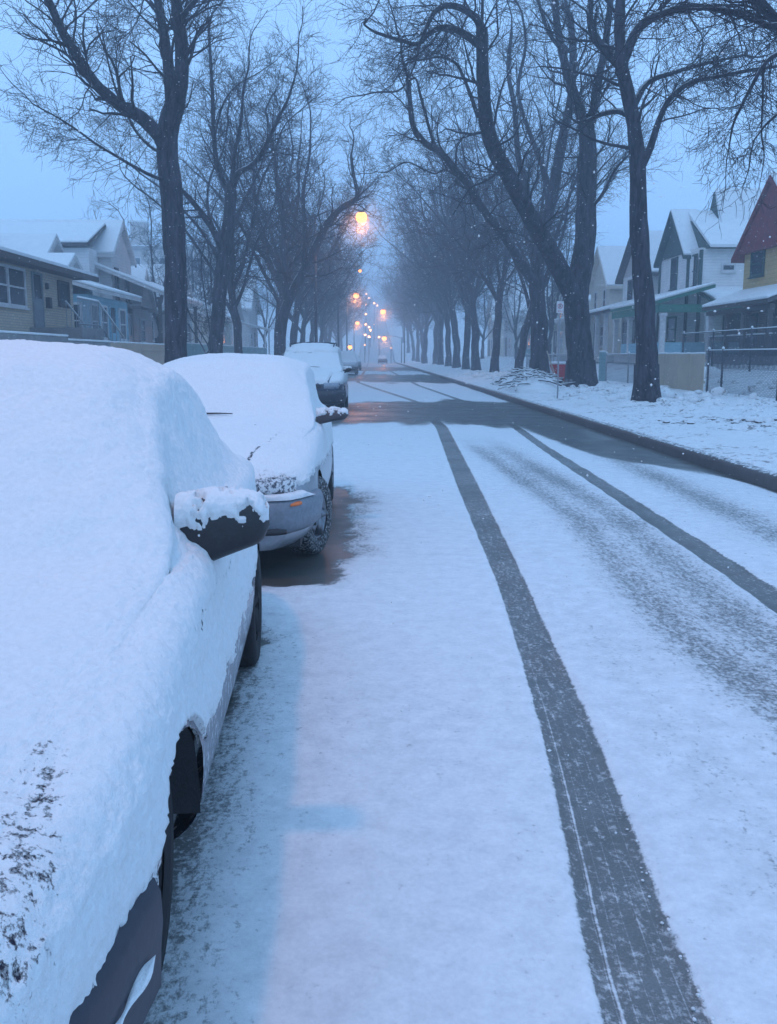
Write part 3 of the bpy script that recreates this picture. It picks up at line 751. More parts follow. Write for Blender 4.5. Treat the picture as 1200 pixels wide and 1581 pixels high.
# --- the silver car behind it
P2 = dict(L=4.3, cat='car', sill=.2, bulge=.10, wr=.30, ww=.19, arch=.345, axles=(.84, 3.42), push=.02,
    hw=[(0, .64), (.08, .71), (.25, .79), (.5, .83), (1.0, .845), (2.2, .85), (3.4, .85), (3.9, .82), (4.2, .76), (4.3, .70)],
    zs=[(0, .60), (.06, .66), (.35, .73), (.8, .79), (1.3, .87), (1.9, .91), (3.0, .93), (3.8, .93), (4.2, .88), (4.3, .74)],
    zt=[(0, .62), (.06, .70), (.35, .79), (.9, .89), (1.30, .95), (1.42, .975), (2.05, 1.41), (2.3, 1.46), (2.9, 1.46), (3.25, 1.37), (3.8, 1.0), (4.2, .97), (4.3, .80)],
    zr=[(0, .61), (.06, .68), (.35, .76), (.9, .84), (1.38, .91), (2.12, 1.34), (2.4, 1.385), (2.9, 1.385), (3.25, 1.29), (3.8, .965), (4.2, .92), (4.3, .76)],
    hr=[(0, .50), (.5, .60), (1.3, .73), (1.5, .73), (2.15, .64), (2.9, .63), (3.25, .64), (3.9, .63), (4.3, .5)],
    ws=(1.44, 2.05, 3.28, 3.78), mirror=(1.78, .93, .27, .12), bz=(.31, .55, .06), fluff=.007)
def cov2(x, y, z, n, n1, nb):
    low = np.interp(y, [0, .1, .5, .9, 1.6, 3.0, 4.3], [.61, .62, .66, .68, .62, .62, .7])
    c = sstep(-.03, .03, z-low+n1*.08+nb*.03)
    band = (y < .12)*sstep(.56, .58, z)*(1-sstep(.71, .76, z))
    xx = np.interp(y, [0, .3, .8, 1.2], [.34, .38, .50, .58])
    w = np.exp(-((np.abs(x)-xx-n1*.02)/.022)**2)*(1-sstep(1.0, 1.3, y))*(z > .6)*(.6+.4*(y < .5))
    edge = (1-sstep(.0, .09, z-low))*.5
    return c, np.clip(.42*band+.85*w+edge, 0, 1)
mats2 = dict(snow=mat_car_snow('second_car_snow', (.06, .065, .08)), body=plain('silver_paint', (.30, .32, .35), .4, .4, .1, 30, .03, coat=.5), bumper=plain('silver_bumper', (.20, .225, .26), .5, .1, .15, 30, .05), mirror=plain('mirror_shell', (.06, .055, .06), .5))
car2, G2, N2 = build_car(P2, 'parked_car', 'silver parked car under snow, second in the row, with orange marker lamp', (-1.235, 6.22, 0), R(.4), 'cars parked along the left kerb', .03, .013, cov2, .036, mats2, steer=R(-17), front_tyre=M['tyre_snowy'])
# lamps, grille, plate recess and marker on the silver car
def lens(parent, pts, zc, h, th, mat, name):
    V = []
    for (x, y) in pts:
        V += [(x, y, zc-h/2), (x, y-th, zc-h/2+.012), (x, y-th, zc+h/2-.012), (x, y, zc+h/2)]
    return mesh_np(name, V, [grid_faces(len(pts), 4)], mat, parent, True)
for s in (1, -1):
    pts = [(s*x, y) for x, y in ((.36, -.075), (.45, -.060), (.54, -.035), (.62, .0), (.68, .045), (.72, .11))]
    lens(car2, pts, .635, .10, .016, M['lamp_frosty'], 'headlight')
    pts = [(s*x, y) for x, y in ((.69, -.01), (.72, .02), (.745, .06), (.76, .10))]
    lens(car2, pts, .512, .036, .043, M['orange_lens'], 'marker_lamp')
g = MB(); g.box(-.30, .30, -.115, -.05, .60, .67)
g.build('grille', M['black'], car2, bevel=.01)
g = MB(); g.box(-.20, -.0, -.172, -.12, .41, .46); g.build('bumper_slot', M['black'], car2, bevel=.008); g = MB(); g.box(.26, .40, -.150, -.08, .425, .475); g.build('bumper_slot', M['black'], car2, bevel=.008)

pts = [(x, y-.03) for x, y in [(-.5, -.045), (-.3, -.085), (0, -.10), (.3, -.085), (.5, -.045), (.6, -.02), (.66, .02)]]
lens(car2, pts, .335, .05, .030, M['black'], 'air_intake')
# snow lying on the bumper ledge
def bumper_snow(car, P, z, t=.03, seed=3, ylen=.26, w0=.048):
    bl = P['bulge']; hw0 = float(smooth_tab(np.array([0.]), P['hw'])[0]); half = [(hw0*q, -bl*(1-q**2)) for q in np.linspace(0, 1, 60)]
    half += [(float(smooth_tab(np.array([y]), P['hw'], .05)[0]), y) for y in np.linspace(.01, ylen, int(ylen*60))]
    path = [(-x, y) for x, y in half[::-1]]+half[1:]
    V = []; K = 12; n = len(path)
    for i, (x, y) in enumerate(path):
        a = Vector(path[max(i-2, 0)]); b = Vector(path[min(i+2, n-1)]); tt = (b-a).normalized(); nn = Vector((tt.y, -tt.x))
        e = min(1, i/6, (n-1-i)/6); e *= 1 if w0 > .03 else max(.02, min(1, 2.6*float(vnoise(np.array([x*7., y*7., 3.]), 1))-.45))
        for j in range(K):
            an = PI*j/(K-1); w = w0*(.8+.5*float(vnoise(np.array([x*12, y*12+j*.4, seed]), 1)))*(e if w0 < .03 else 1); h = t*(.75+.5*float(vnoise(np.array([x*18, y*18+j*.5, seed+9]), 1)))*e
            o = (.012 if w0 > .03 else .034)-math.cos(an)*w
            V.append((x+nn.x*o, y+nn.y*o, z-.018+math.sin(an)**.7*h))
    mesh_np('snow_on_bumper', V, [grid_faces(n, K)], M['snow'], car, True)
bumper_snow(car2, P2, .565, .038)
bumper_snow(car1, P1, .40, .022, 5, .74, .026)
def wiper(car, G, nr, x0, y0, x1, y1, mat=M['black'], off=.06):
    pts = []
    Gc = G.reshape(-1, 3)
    for t in np.linspace(0, 1, 6):
        x, y = x0+(x1-x0)*t, y0+(y1-y0)*t
        k = np.argmin((Gc[:, 0]-x)**2+(Gc[:, 1]-y)**2-(Gc[:, 2] > .6)*.0)
        sel = Gc[:, 2] > .7; d = np.where(sel, (Gc[:, 0]-x)**2+(Gc[:, 1]-y)**2, 9); k = np.argmin(d)
        pts.append((x, y, Gc[k, 2]+off))
    m = MB(); m.tube(pts, [.011, .012, .010, .008, .006, .004], 6); m.build('wiper', mat, car, True)
wiper(car2, G2, N2, -.42, 1.40, .12, 1.385, off=.058)
# little number plate blank on both front bumpers stays snowed in: none visible

# --- minivan further back
P3 = dict(L=4.7, cat='van', sill=.26, bulge=.10, wr=.34, ww=.21, arch=.40, axles=(.92, 3.75),
    hw=[(0, .70), (.08, .78), (.25, .86), (.5, .90), (1.0, .92), (3.4, .92), (4.2, .90), (4.6, .86), (4.7, .80)],
    zs=[(0, .74), (.08, .82), (.4, .90), (.9, .98), (1.4, 1.04), (3.0, 1.06), (4.3, 1.06), (4.6, 1.0), (4.7, .9)],
    zt=[(0, .76), (.08, .85), (.4, .96), (.9, 1.06), (1.1, 1.10), (1.2, 1.13), (1.95, 1.66), (2.3, 1.76), (4.0, 1.75), (4.4, 1.68), (4.62, 1.2), (4.7, .95)],
    zr=[(0, .75), (.08, .83), (.4, .93), (.9, 1.01), (1.16, 1.07), (2.0, 1.58), (2.4, 1.66), (4.0, 1.66), (4.4, 1.58), (4.62, 1.15), (4.7, .92)],
    hr=[(0, .55), (.6, .66), (1.15, .80), (2.0, .68), (4.0, .67), (4.5, .68), (4.7, .6)],
    ws=(1.24, 1.94, 4.42, 4.60), mirror=(1.65, 1.03, .24, .17), bz=(.30, .62, .07), fluff=.006)
def cov3(x, y, z, n, n1, nb):
    c = sstep(-.03, .03, z-.80+n1*.06+nb*.03)
    xx = .52+.12*np.clip(y, 0, 1)
    w = np.exp(-((np.abs(x)-xx)/.03)**2)*(y < .75)*(z > .75)
    c = c*(1-sstep(.4, .7, w*(.9+1.0*n1)))
    side = (np.abs(n[..., 0]) > .55)*(z > 1.0)
    c = c*(1-side*sstep(-.1, .3, n1+.12))
    band = (z > 1.50)*(z < 1.60)*(y < 2.1)*np.exp(-((z-1.555-.015*np.sin(x*7))/.010)**2)
    c = c*(1-sstep(.3, .6, band*(.7+n1)))
    return c
mats3 = dict(body=plain('navy_paint', (.028, .045, .085), .35, .3, .15, 30, .03, coat=.5), bumper=plain('navy_bumper', (.03, .035, .05), .5), mirror=M['black'])
van, G3, N3 = build_car(P3, 'parked_minivan', 'dark blue minivan with roof rails parked third in the row, snowy windscreen', (-1.62, 23.6, 0), 0, 'cars parked along the left kerb', .06, .03, cov3, .05, mats3, detail=False)
for s in (1, -1):
    pts = [(s*x, y) for x, y in ((.42, -.07), (.55, -.04), (.66, .0), (.74, .06), (.79, .14))]
    lens(van, pts, .74, .15, .02, M['lamp_lens'], 'headlight')
    rr = MB(); rr.tube([(s*.58, 2.15, 1.72), (s*.60, 2.3, 1.80), (s*.61, 3.0, 1.825), (s*.60, 3.9, 1.80), (s*.58, 4.05, 1.72)], .018, 6); rr.build('roof_rail', M['dark_metal'], van, True)
rr = MB(); rr.tube([(-.60, 2.45, 1.81), (0, 2.45, 1.835), (.60, 2.45, 1.81)], .02, 6); rr.build('crossbar', M['dark_metal'], van, True)
g = MB(); g.box(-.36, .36, -.13, -.06, .68, .78); g.build('grille', M['black'], van, bevel=.01)
wiper(van, G3, N3, -.18, 1.24, .26, 1.18, off=.05)

# --- far cars
P4 = dict(P3); P4.update(mirror=None)
mats4 = dict(body=plain('pale_paint', (.42, .45, .48), .4, .2, .1, 30, .02, coat=.4), bumper=M['black'], mirror=M['black'])
def cov4(x, y, z, n, n1, nb): return sstep(-.03, .03, z-.95+n1*.06)
car4, _, _ = build_car(P4, 'parked_car', 'pale van with black bumper parked fourth in the row, beyond the minivan', (-2.02, 72, 0), 0, 'cars parked along the left kerb', .10, .08, cov4, .05, mats4, detail=False)
P5 = dict(P2); P5.update(mirror=None)
mats5 = dict(body=plain('grey_paint', (.14, .16, .18), .4, .2), bumper=M['black'], mirror=M['black'])
def cov5(x, y, z, n, n1, nb): return sstep(-.03, .03, z-.86+n1*.06)
car5, _, _ = build_car(P5, 'parked_car', 'grey snow-topped car parked farthest in the row, by the foot of the street lamps', (-1.92, 92, 0), 0, 'cars parked along the left kerb', .10, .08, cov5, .05, mats5, detail=False)
car6, _, _ = build_car(P5, 'distant_car', 'small dark car alone in the road, half lost in the haze', (1.9, 170, 0), 0, None, .12, .10, cov5, .05, dict(body=plain('dark_paint', (.03, .035, .05), .4), bumper=M['black'], mirror=M['black']), detail=False)
# ------------------------------------------------------------------ trees
class Tree:
    """collects polylines with radii; builds tubes in numpy batches"""
    def __init__(s, seed): s.rng = random.Random(seed); s.tr = []; s.br = []
    def limb(s, pts, r0, r1, trunk=True, jit=.0):
        """traced limb: resample smoothly; returns the dense polyline"""
        P = np.array(pts, float); n = len(P)
        if n > 2:
            Q = np.concatenate([P[:1]*2-P[1:2], P, P[-1:]*2-P[-2:-1]]); out = []
            for i in range(1, n):
                for t in np.linspace(0, 1, 5)[:-1]:
                    a, b, c, d = Q[i-1], Q[i], Q[i+1], Q[i+2]
                    out.append(.5*((2*b)+(c-a)*t+(2*a-5*b+4*c-d)*t*t+(3*b-a-3*c+d)*t**3))
            out.append(P[-1]); P = np.array(out)
        k = len(P); f = np.linspace(0, 1, k)
        rad = r0+(r1-r0)*f**.8
        if jit:
            for i in range(1, k-1): P[i] += np.array([s.rng.gauss(0, jit), s.rng.gauss(0, jit), 0])
        (s.tr if trunk else s.br).append((P, rad)); return P, rad
    def grow(s, p, d, L, r, lev, maxlev, droop=0.0, up=.05, wig=.22, kids=(5, 7), rmin=.006, ratio=.62):
        rng = s.rng; n = max(3, min(8, int(L/.28)+2)) if lev < maxlev else 4
        pts = [p]; x, y, z = p; dx, dy, dz = d; st = L/(n-1)
        for i in range(n-1):
            dx += rng.gauss(0, wig); dy += rng.gauss(0, wig); dz += rng.gauss(0, wig)*.8+up-droop*(i/n)
            q = math.sqrt(dx*dx+dy*dy+dz*dz); dx /= q; dy /= q; dz /= q
            x += dx*st; y += dy*st; z += dz*st; pts.append((x, y, z))
        P = np.array(pts); rad = np.linspace(r, max(r*.35, rmin*.6), n)
        s.br.append((P, rad))
        if lev >= maxlev: return
        nk = rng.randint(*kids)
        for k in range(nk):
            t = .18+.82*(k+rng.random())/nk; t = min(t, .999)
            i = int(t*(n-1)); f = t*(n-1)-i; q = P[i]*(1-f)+P[i+1]*f
            dd = P[i+1]-P[i]; dd = dd/np.linalg.norm(dd)
            s.side(q, dd, L*(ratio+.15*rng.random())*(1-.35*t), max(rmin, r*(1-.65*t)*.55), lev+1, maxlev, droop, up, wig, kids, rmin, ratio)
    def side(s, q, dd, L, r, lev, maxlev, droop=0., up=.05, wig=.22, kids=(5, 7), rmin=.006, ratio=.62, ang=(28, 65)):
        rng = s.rng; a = R(rng.uniform(*ang))
        v = Vector(dd); o = v.orthogonal().normalized(); o.rotate(Matrix.Rotation(rng.uniform(0, 2*PI), 3, v)) if False else None
        o = v.orthogonal().normalized(); w = v.cross(o); ph = rng.uniform(0, 2*PI)
        o = o*math.cos(ph)+w*math.sin(ph)
        e = (v*math.cos(a)+o*math.sin(a)).normalized()
        s.grow(tuple(q), (e.x, e.y, e.z), L, r, lev, maxlev, droop, up, wig, kids, rmin, ratio)
    def clothe(s, PR, n, L, r=None, t0=.15, maxlev=3, lev=1, **k):
        P, rad = PR; m = len(P)
        n = int(n*1.3)
        for j in range(n):
            t = t0+(1-t0)*(j+s.rng.random())/n; t = min(t, .995); i = int(t*(m-1)); f = t*(m-1)-i
            q = P[i]*(1-f)+P[i+1]*f; dd = P[i+1]-P[i]; nn = np.linalg.norm(dd)
            if nn < 1e-6: continue
            rr = min(.05, rad[i]*.30) if r is None else min(r, .045)
            s.side(q, dd/nn, L*s.rng.uniform(.7, 1.25)*(1-.3*t), min(rr, .05*L), lev, maxlev, **k)
        # the tip keeps on growing
        dd = P[-1]-P[-2]; dd = dd/np.linalg.norm(dd)
        s.grow(tuple(P[-1]), tuple(dd), L*1.2, min(rad[-1], .05), lev, maxlev, **k)
    def mesh(s, which, name, mat, parent, sides):
        groups = {}
        for P, r in which: groups.setdefault((len(P), sides(r[0])), []).append((P, r))
        VV, F4, st = [], [], 0
        for (n, k), lst in groups.items():
            P = np.array([a for a, _ in lst]); Rr = np.array([b for _, b in lst]); B = len(lst)
            T = np.gradient(P, axis=1); T /= np.maximum(np.linalg.norm(T, axis=-1, keepdims=True), 1e-9)
            T0 = T.mean(1); T0 /= np.maximum(np.linalg.norm(T0, axis=-1, keepdims=True), 1e-9)
            ref = np.where(np.abs(T0[:, 2:3]) < .8, np.array([[0, 0, 1.]]), np.array([[0, 1., 0]]))[:, None, :]
            U = np.cross(T, ref); U /= np.maximum(np.linalg.norm(U, axis=-1, keepdims=True), 1e-9); Wv = np.cross(T, U)
            a = np.arange(k)*2*PI/k
            ring = P[:, :, None, :]+(U[:, :, None, :]*np.cos(a)[None, None, :, None]+Wv[:, :, None, :]*np.sin(a)[None, None, :, None])*Rr[:, :, None, None]
            if k > 8:  # gnarl the big wood
                ph = fbm(ring, 2.4, 3, 5)*.16+fbm(ring*np.array([1, 1, .25]), 9, 2, 6)*.07; c = P[:, :, None, :]; ring = c+(ring-c)*(1+ph[..., None])
            VV.append(ring.reshape(-1, 3))
            f = grid_faces(n, k, True)
            F4.append((f[None]+(np.arange(B)*n*k)[:, None, None]).reshape(-1, 4)+st); st += B*n*k
        return mesh_np(name, np.concatenate(VV), [np.concatenate(F4)], mat, parent, True)
    def build(s, label, base, group, name='street_tree'):
        t = thing(name, label, 'tree', base, 0, group)
        b = np.array(base)
        s.tr = [(P-b, r) for P, r in s.tr]; s.br = [(P-b, r) for P, r in s.br]
        s.mesh(s.tr, 'trunk', M['bark'], t, lambda r: 20 if r > .2 else (12 if r > .09 else 8))
        s.mesh(s.br, 'crown', M['twig'], t, lambda r: 6 if r > .05 else (4 if r > .02 else 3))
        return t
def trace(D, pts, dd=None):
    """pixels (and an optional depth drift in metres) to world points"""
    return [W(p[0], p[1], D+(p[2] if len(p) > 2 else 0)) for p in pts]
def rootflare(tr, base, r, top):
    x, y, z = base
    P = np.array([(x, y, z-.25), (x, y, z+.02), (x, y, z+.18), (x, y, z+.5), (x+(top[0]-x)*.4, y, z+1.0)])
    tr.tr.append((P, np.array([r*1.4, r*1.28, r*1.14, r*1.05, r])))

RG = 'bare trees along the right pavement'; LG = 'bare trees along the left kerb'
def base_at(u, D, vg=None):
    x = W(u, 560, D)[0]; return (x, D, gzf(x, D))

# R1: tall single trunk nearest on the right
D = 24.6; b = base_at(1000, D); t = Tree(1)
tk = t.limb([b]+trace(D, [(999,560),(997,500),(991,420),(986,340),(985,262),(980,205),(973,160),(962,110),(957,60),(958,0),(962,-90,.4),(955,-220,1.0),(965,-330,1.5)]), .315, .07)
rootflare(t, b, .315, tk[0][5])
t.clothe(tk, 16, 2.6, .05, .42, 3, kids=(4, 6), up=.03)
l1 = t.limb(trace(D, [(989,262),(1004,228,-.2),(1018,185,-.4),(1035,152,-.7),(1066,128,-1.1),(1110,118,-1.5),(1160,108,-1.9),(1215,100,-2.3)]), .10, .035); t.clothe(l1, 15, 1.9, None, .25, 3, kids=(4, 6), up=-.02, droop=.05)
l2 = t.limb(trace(D, [(978,165),(1000,128,.3),(1040,112,.7),(1090,98,1.2),(1150,85,1.6)]), .09, .03); t.clothe(l2, 13, 1.8, None, .2, 3, up=.0)
l3 = t.limb(trace(D, [(962,95),(985,45,-.3),(1020,22,-.8),(1075,10,-1.4),(1140,22,-2.0),(1185,38,-2.3)]), .14, .05); t.clothe(l3, 15, 2.1, None, .2, 3, up=-.02)
l4 = t.limb(trace(D, [(963,105),(940,82,.3),(920,60,.5),(911,28,.8),(912,-20,1.2),(900,-90,1.6)]), .15, .06); t.clothe(l4, 9, 2.0, None, .3, 3)
l5 = t.limb(trace(D, [(978,185),(958,172,.5),(930,176,1.1),(908,186,1.6)]), .09, .06); t.clothe(l5, 5, 1.4, None, .3, 3)
t.build('tall straight bare tree nearest on the right, in front of the plank fence panels', b, RG)

# R2: massive forked tree, one limb curling left over the road
D = 36; b = base_at(898, D); t = Tree(2)
tk = t.limb([b]+trace(D, [(897,560),(894,520),(890,480),(893,440),(902,390),(905,330),(906,270),(908,222),(903,196)]), .56, .30)
rootflare(t, b, .56, tk[0][5])
t.clothe(tk, 7, 2.5, .05, .6, 3)
a = t.limb(trace(D, [(890,475),(872,430,-.6),(852,392,-1.2),(828,352,-2),(803,305,-3),(780,262,-4),(762,228,-5),(751,190,-5.6),(747,140,-6),(745,90,-6.3),(744,42,-6.6)]), .38, .17); t.clothe(a, 13, 2.6, .05, .25, 3)
c1 = t.limb(trace(D, [(744,45,-6.6),(735,28,-6.9),(715,14,-7.2),(692,8,-7.6),(672,17,-8),(660,38,-8.3),(650,62,-8.6)]), .13, .05); t.clothe(c1, 12, 1.9, None, .2, 3, up=-.02)
c2 = t.limb(trace(D, [(744,72,-6.5),(728,60,-6.8),(705,46,-7.1),(682,42,-7.4),(662,52,-7.8),(645,68,-8.3),(618,62,-8.8),(580,50,-9.2)]), .13, .04); t.clothe(c2, 16, 2.0, None, .2, 3, up=-.03)
c3 = t.limb(trace(D, [(738,180,-5.6),(728,150,-5.2),(716,120,-5),(704,98,-5),(680,88,-5),(655,92,-5)]), .07, .03); t.clothe(c3, 9, 1.6, None, .2, 3)
a2 = t.limb(trace(D, [(905,205),(893,165,.4),(880,125,.8),(868,80,1.2),(860,35,1.6),(854,-20,2),(845,-90,2.4)]), .22, .09); t.clothe(a2, 12, 2.4, None, .15, 3)
a3 = t.limb(trace(D, [(908,205),(918,160,-.4),(927,110,-.8),(936,60,-1.2),(945,-10,-1.6),(960,-90,-2)]), .19, .08); t.clothe(a3, 9, 2.2, None, .15, 3)
a4 = t.limb(trace(D, [(872,82,1.2),(850,55,1),(838,25,.8),(825,-20,.5)]), .09, .04); t.clothe(a4, 8, 1.9, None, .15, 3)
a5 = t.limb(trace(D, [(905,330),(930,300,-.5),(950,262,-1),(975,235,-1.4)]), .08, .04); t.clothe(a5, 8, 1.9, None, .2, 3)
t.build('thickest tree on the right, forked low with one great limb curling left over the road', b, RG)

# R3: broad trunk behind the brush pile with a long snowy limb reaching left
D = 45; b = base_at(833, D); t = Tree(3)
tk = t.limb([b]+trace(D, [(833,520),(831,480),(829,440),(832,400),(842,350),(853,300),(862,250),(872,200),(882,150),(885,80),(880,20)]), .46, .14); rootflare(t, b, .46, tk[0][5]); t.clothe(tk, 16, 2.8, .06, .35, 3)
a = t.limb(trace(D, [(830,440),(815,424,-1),(800,400,-2),(783,372,-3),(762,345,-4),(742,318,-5),(722,285,-6),(700,258,-7),(680,235,-8),(658,222,-9),(640,200,-9.6),(634,168,-10),(630,120,-10.4)]), .24, .08); t.clothe(a, 15, 2.3, None, .25, 3, up=.0)
a2 = t.limb(trace(D, [(682,238,-8),(668,215,-8),(650,150,-8.5),(640,120,-8.6),(615,140,-9),(585,142,-9.5)]), .07, .03); t.clothe(a2, 12, 1.9, None, .15, 3, up=-.02)
a3 = t.limb(trace(D, [(830,420),(815,350,1),(812,290,2),(800,240,2.5),(795,170,3),(785,110,3.5),(790,50,4)]), .24, .08); t.clothe(a3, 16, 2.6, None, .2, 3)
a4 = t.limb(trace(D, [(852,300),(835,250,.5),(818,205,1),(800,140,1),(812,70,1),(806,20,1)]), .15, .05); t.clothe(a4, 13, 2.2, None, .15, 3)
a5 = t.limb(trace(D, [(720,285,-6),(690,262,-6),(672,268,-6.3),(655,262,-6.6),(628,250,-7),(605,262,-7.3)]), .05, .025); t.clothe(a5, 9, 1.5, None, .15, 3)
t.build('broad dark tree behind the snowy brush pile, its long limb dusted with snow', b, RG)

def generic(seed, D, X, label, group, H=16, r=.3, lean=(0, 0), fork=.38, maxlev=3, nl=7, dens=1.0, trunkpx=None, mesh_only=False):
    rng = random.Random(seed*7+1); t = Tree(seed)
    z0 = gzf(X, D); b = (X, D, z0)
    hx, hy = lean
    tp = [b]; n = 7
    for i in range(1, n+1):
        f = i/n; tp.append((X+hx*f*f+rng.gauss(0, .045), D+hy*f+rng.gauss(0, .05), z0+H*fork*f))
    tk = t.limb(tp, r, r*.78); rootflare(t, b, r, tk[0][5])
    top = tk[0][-1]
    for k in range(nl):
        a = 2*PI*(k+rng.random()*.6)/nl; sp = rng.uniform(.22, .62) if k else .08
        L = H*(1-fork)*rng.uniform(.85, 1.1)
        start = tk[0][int(len(tk[0])*rng.uniform(.62, .99))-1] if k else top
        dirx, diry = math.cos(a)*sp, math.sin(a)*sp
        pts = [start]; p = np.array(start); d = np.array([dirx*1.3, diry*1.3, 1.0]); m = 6
        for j in range(m):
            d = d/np.linalg.norm(d)+np.array([rng.gauss(0, .16), rng.gauss(0, .16), .06]); q = d/np.linalg.norm(d); p = p+q*L/m; pts.append(p.copy())
        lb = t.limb(pts, r*(.55 if k else .7)*rng.uniform(.75, 1), .035); t.clothe(lb, int(11*dens), H*.17, None, .08, maxlev, kids=(4, 6) if dens > .6 else (3, 5), rmin=.008 if D < 60 else .014)
    if mesh_only: return t, b
    return t.build(label, b, group)

generic(11, 53, 8.05+.15, 'slim right-hand tree just left of the brush pile, trunk kinked to the right', RG, 15, .24, (1.6, 0))
generic(12, 62, 8.0, 'slim upright right-hand tree between the kinked tree and the dense crowns', RG, 16, .28, (.5, 0))
generic(13, 74, 8.1, 'right-hand tree of the paired trunks, the nearer one with a dense dark crown', RG, 18, .34, (-.6, 0), nl=9)
generic(14, 80, 7.9, 'right-hand tree of the paired trunks, the one behind and left of its twin', RG, 18, .30, (.5, 0), nl=8)
src = generic(15, 90, 8.0, 'dense hazy tree on the right, first of the row fading into the snowfall', RG, 18, .36, (-.8, 0), nl=9)
src2 = generic(16, 101, 8.1, 'dense hazy tree on the right, second of the row fading into the snowfall', RG, 17, .32, (-.3, 0), nl=9)
rng = random.Random(5)
ordn = ['hazy tree far down the right row, {}']
words = ['third of the fading crowns', 'fourth of the fading crowns', 'fifth of the fading crowns', 'sixth of the fading crowns', 'seventh of the fading crowns', 'eighth of the fading crowns', 'ninth of the fading crowns', 'last crown before the rise']
for i, (yy, w) in enumerate(zip([112, 124, 137, 151, 166, 184, 206, 232], words)):
    c = copy_tree(src if i % 2 else src2); c.location = (8.0+rng.uniform(-.4, .4), yy, gzf(8, yy)); c.rotation_euler = (0, 0, rng.uniform(0, 6.28)); k = rng.uniform(.9, 1.08); c.scale = (k, k, k)
    c['label'] = 'hazy tree far down the right row, '+w

# overhanging tree just outside the right edge
D = 15; X0 = 9.6; b = (X0, D, gzf(X0, D)); t = Tree(21)
tk = t.limb([b, (9.6, 15, 2), (9.5, 15.1, 4), (9.3, 15.1, 5.5), (9.2, 15, 7), (9.3, 15, 9), (9.2, 15, 11)], .33, .14); rootflare(t, b, .33, tk[0][5]); t.clothe(tk, 8, 2.2, .05, .5, 3)
a = t.limb([tuple(tk[0][14])]+trace(D, [(1330,170,-.2),(1260,95,-.4),(1200,34,-.5),(1165,-8,-.6),(1140,-60,-.6)]), .12, .06); t.clothe(a, 8, 1.1, None, .4, 3, up=.0)
a = t.limb([tuple(tk[0][10])]+trace(D, [(1350,60,.2),(1260,70,.5),(1205,82,.7),(1180,100,.8),(1152,150,.9),(1133,190,1),(1126,225,1)]), .075, .012); t.clothe(a, 20, .95, None, .45, 3, up=-.06, droop=.05, rmin=.004, kids=(3, 5))
a = t.limb(trace(D, [(1178,105,.8),(1178,150,.9),(1176,205,1.0),(1180,240,1.1),(1176,270,1.1)]), .025, .008, trunk=False); t.clothe(a, 8, .5, None, .2, 3, up=-.08, rmin=.004, kids=(3, 4))
a = t.limb([tuple(tk[0][12])]+trace(D, [(1330,20,-.8),(1240,28,-1.2),(1190,40,-1.4),(1150,22,-1.5),(1108,14,-1.6),(1060,14,-1.6)]), .07, .016); t.clothe(a, 18, 1.05, None, .4, 3, up=-.05, droop=.04, rmin=.004, kids=(3, 5))
a = t.limb([tuple(tk[0][9])]+trace(D, [(1300,150,-.5),(1230,160,-.8),(1190,185,-.9),(1165,215,-.9)]), .05, .012); t.clothe(a, 12, .8, None, .35, 3, up=-.06, rmin=.004, kids=(3, 5))
t.build('tree outside the right edge whose drooping twigs hang over the red gable', b, RG)

# left row
D = 26; b = base_at(272, D); t = Tree(31)
tk = t.limb([b]+trace(D, [(272,560),(272,500),(271,420),(268,340),(262,270),(258,225),(262,190),(270,160)]), .31, .27); rootflare(t, b, .31, tk[0][5]); t.clothe(tk, 4, 1.6, .03, .75, 3)
a = t.limb(trace(D, [(258,235),(242,205,-.4),(218,182,-.8),(185,162,-1.2),(155,137,-1.6),(135,112,-1.9),(115,80,-2.2),(98,52,-2.5),(80,12,-2.8),(62,-30,-3.2),(40,-90,-3.6)]), .20, .07); t.clothe(a, 20, 1.9, None, .2, 3, kids=(4, 6))
a = t.limb(trace(D, [(266,175),(262,120,.3),(256,70,.6),(247,20,1),(238,-40,1.4),(225,-120,1.8)]), .19, .08); t.clothe(a, 11, 2.0, None, .15, 3)
a = t.limb(trace(D, [(272,165),(280,120,-.3),(280,70,-.6),(274,20,-.9),(270,-50,-1.3),(280,-130,-1.6)]), .23, .10); t.clothe(a, 11, 2.0, None, .15, 3)
a = t.limb(trace(D, [(262,280),(236,272,-.5),(205,256,-1),(178,240,-1.4),(148,222,-1.8),(118,200,-2.1),(90,182,-2.4),(50,160,-2.8)]), .055, .016); t.clothe(a, 24, 1.3, None, .2, 3, up=.01, rmin=.005, kids=(4, 6))
a = t.limb(trace(D, [(262,240),(235,228,.4),(212,205,.8),(198,180,1.1),(180,140,1.4),(168,100,1.6),(160,60,1.8)]), .055, .02); t.clothe(a, 16, 1.3, None, .2, 3, rmin=.005)
a = t.limb(trace(D, [(283,25,-1),(296,8,-1.2),(312,-10,-1.4)]), .08, .05); t.clothe(a, 6, 1.6, None, .2, 3)
a = t.limb(trace(D, [(247,20,1),(225,-5,1.1),(215,25,1.0),(200,50,1.0),(180,65,1.0)]), .03, .012); t.clothe(a, 8, .9, None, .2, 3)
t.build('tall dark tree on the left with a heavy limb rising left and smooth straight trunk', b, LG)

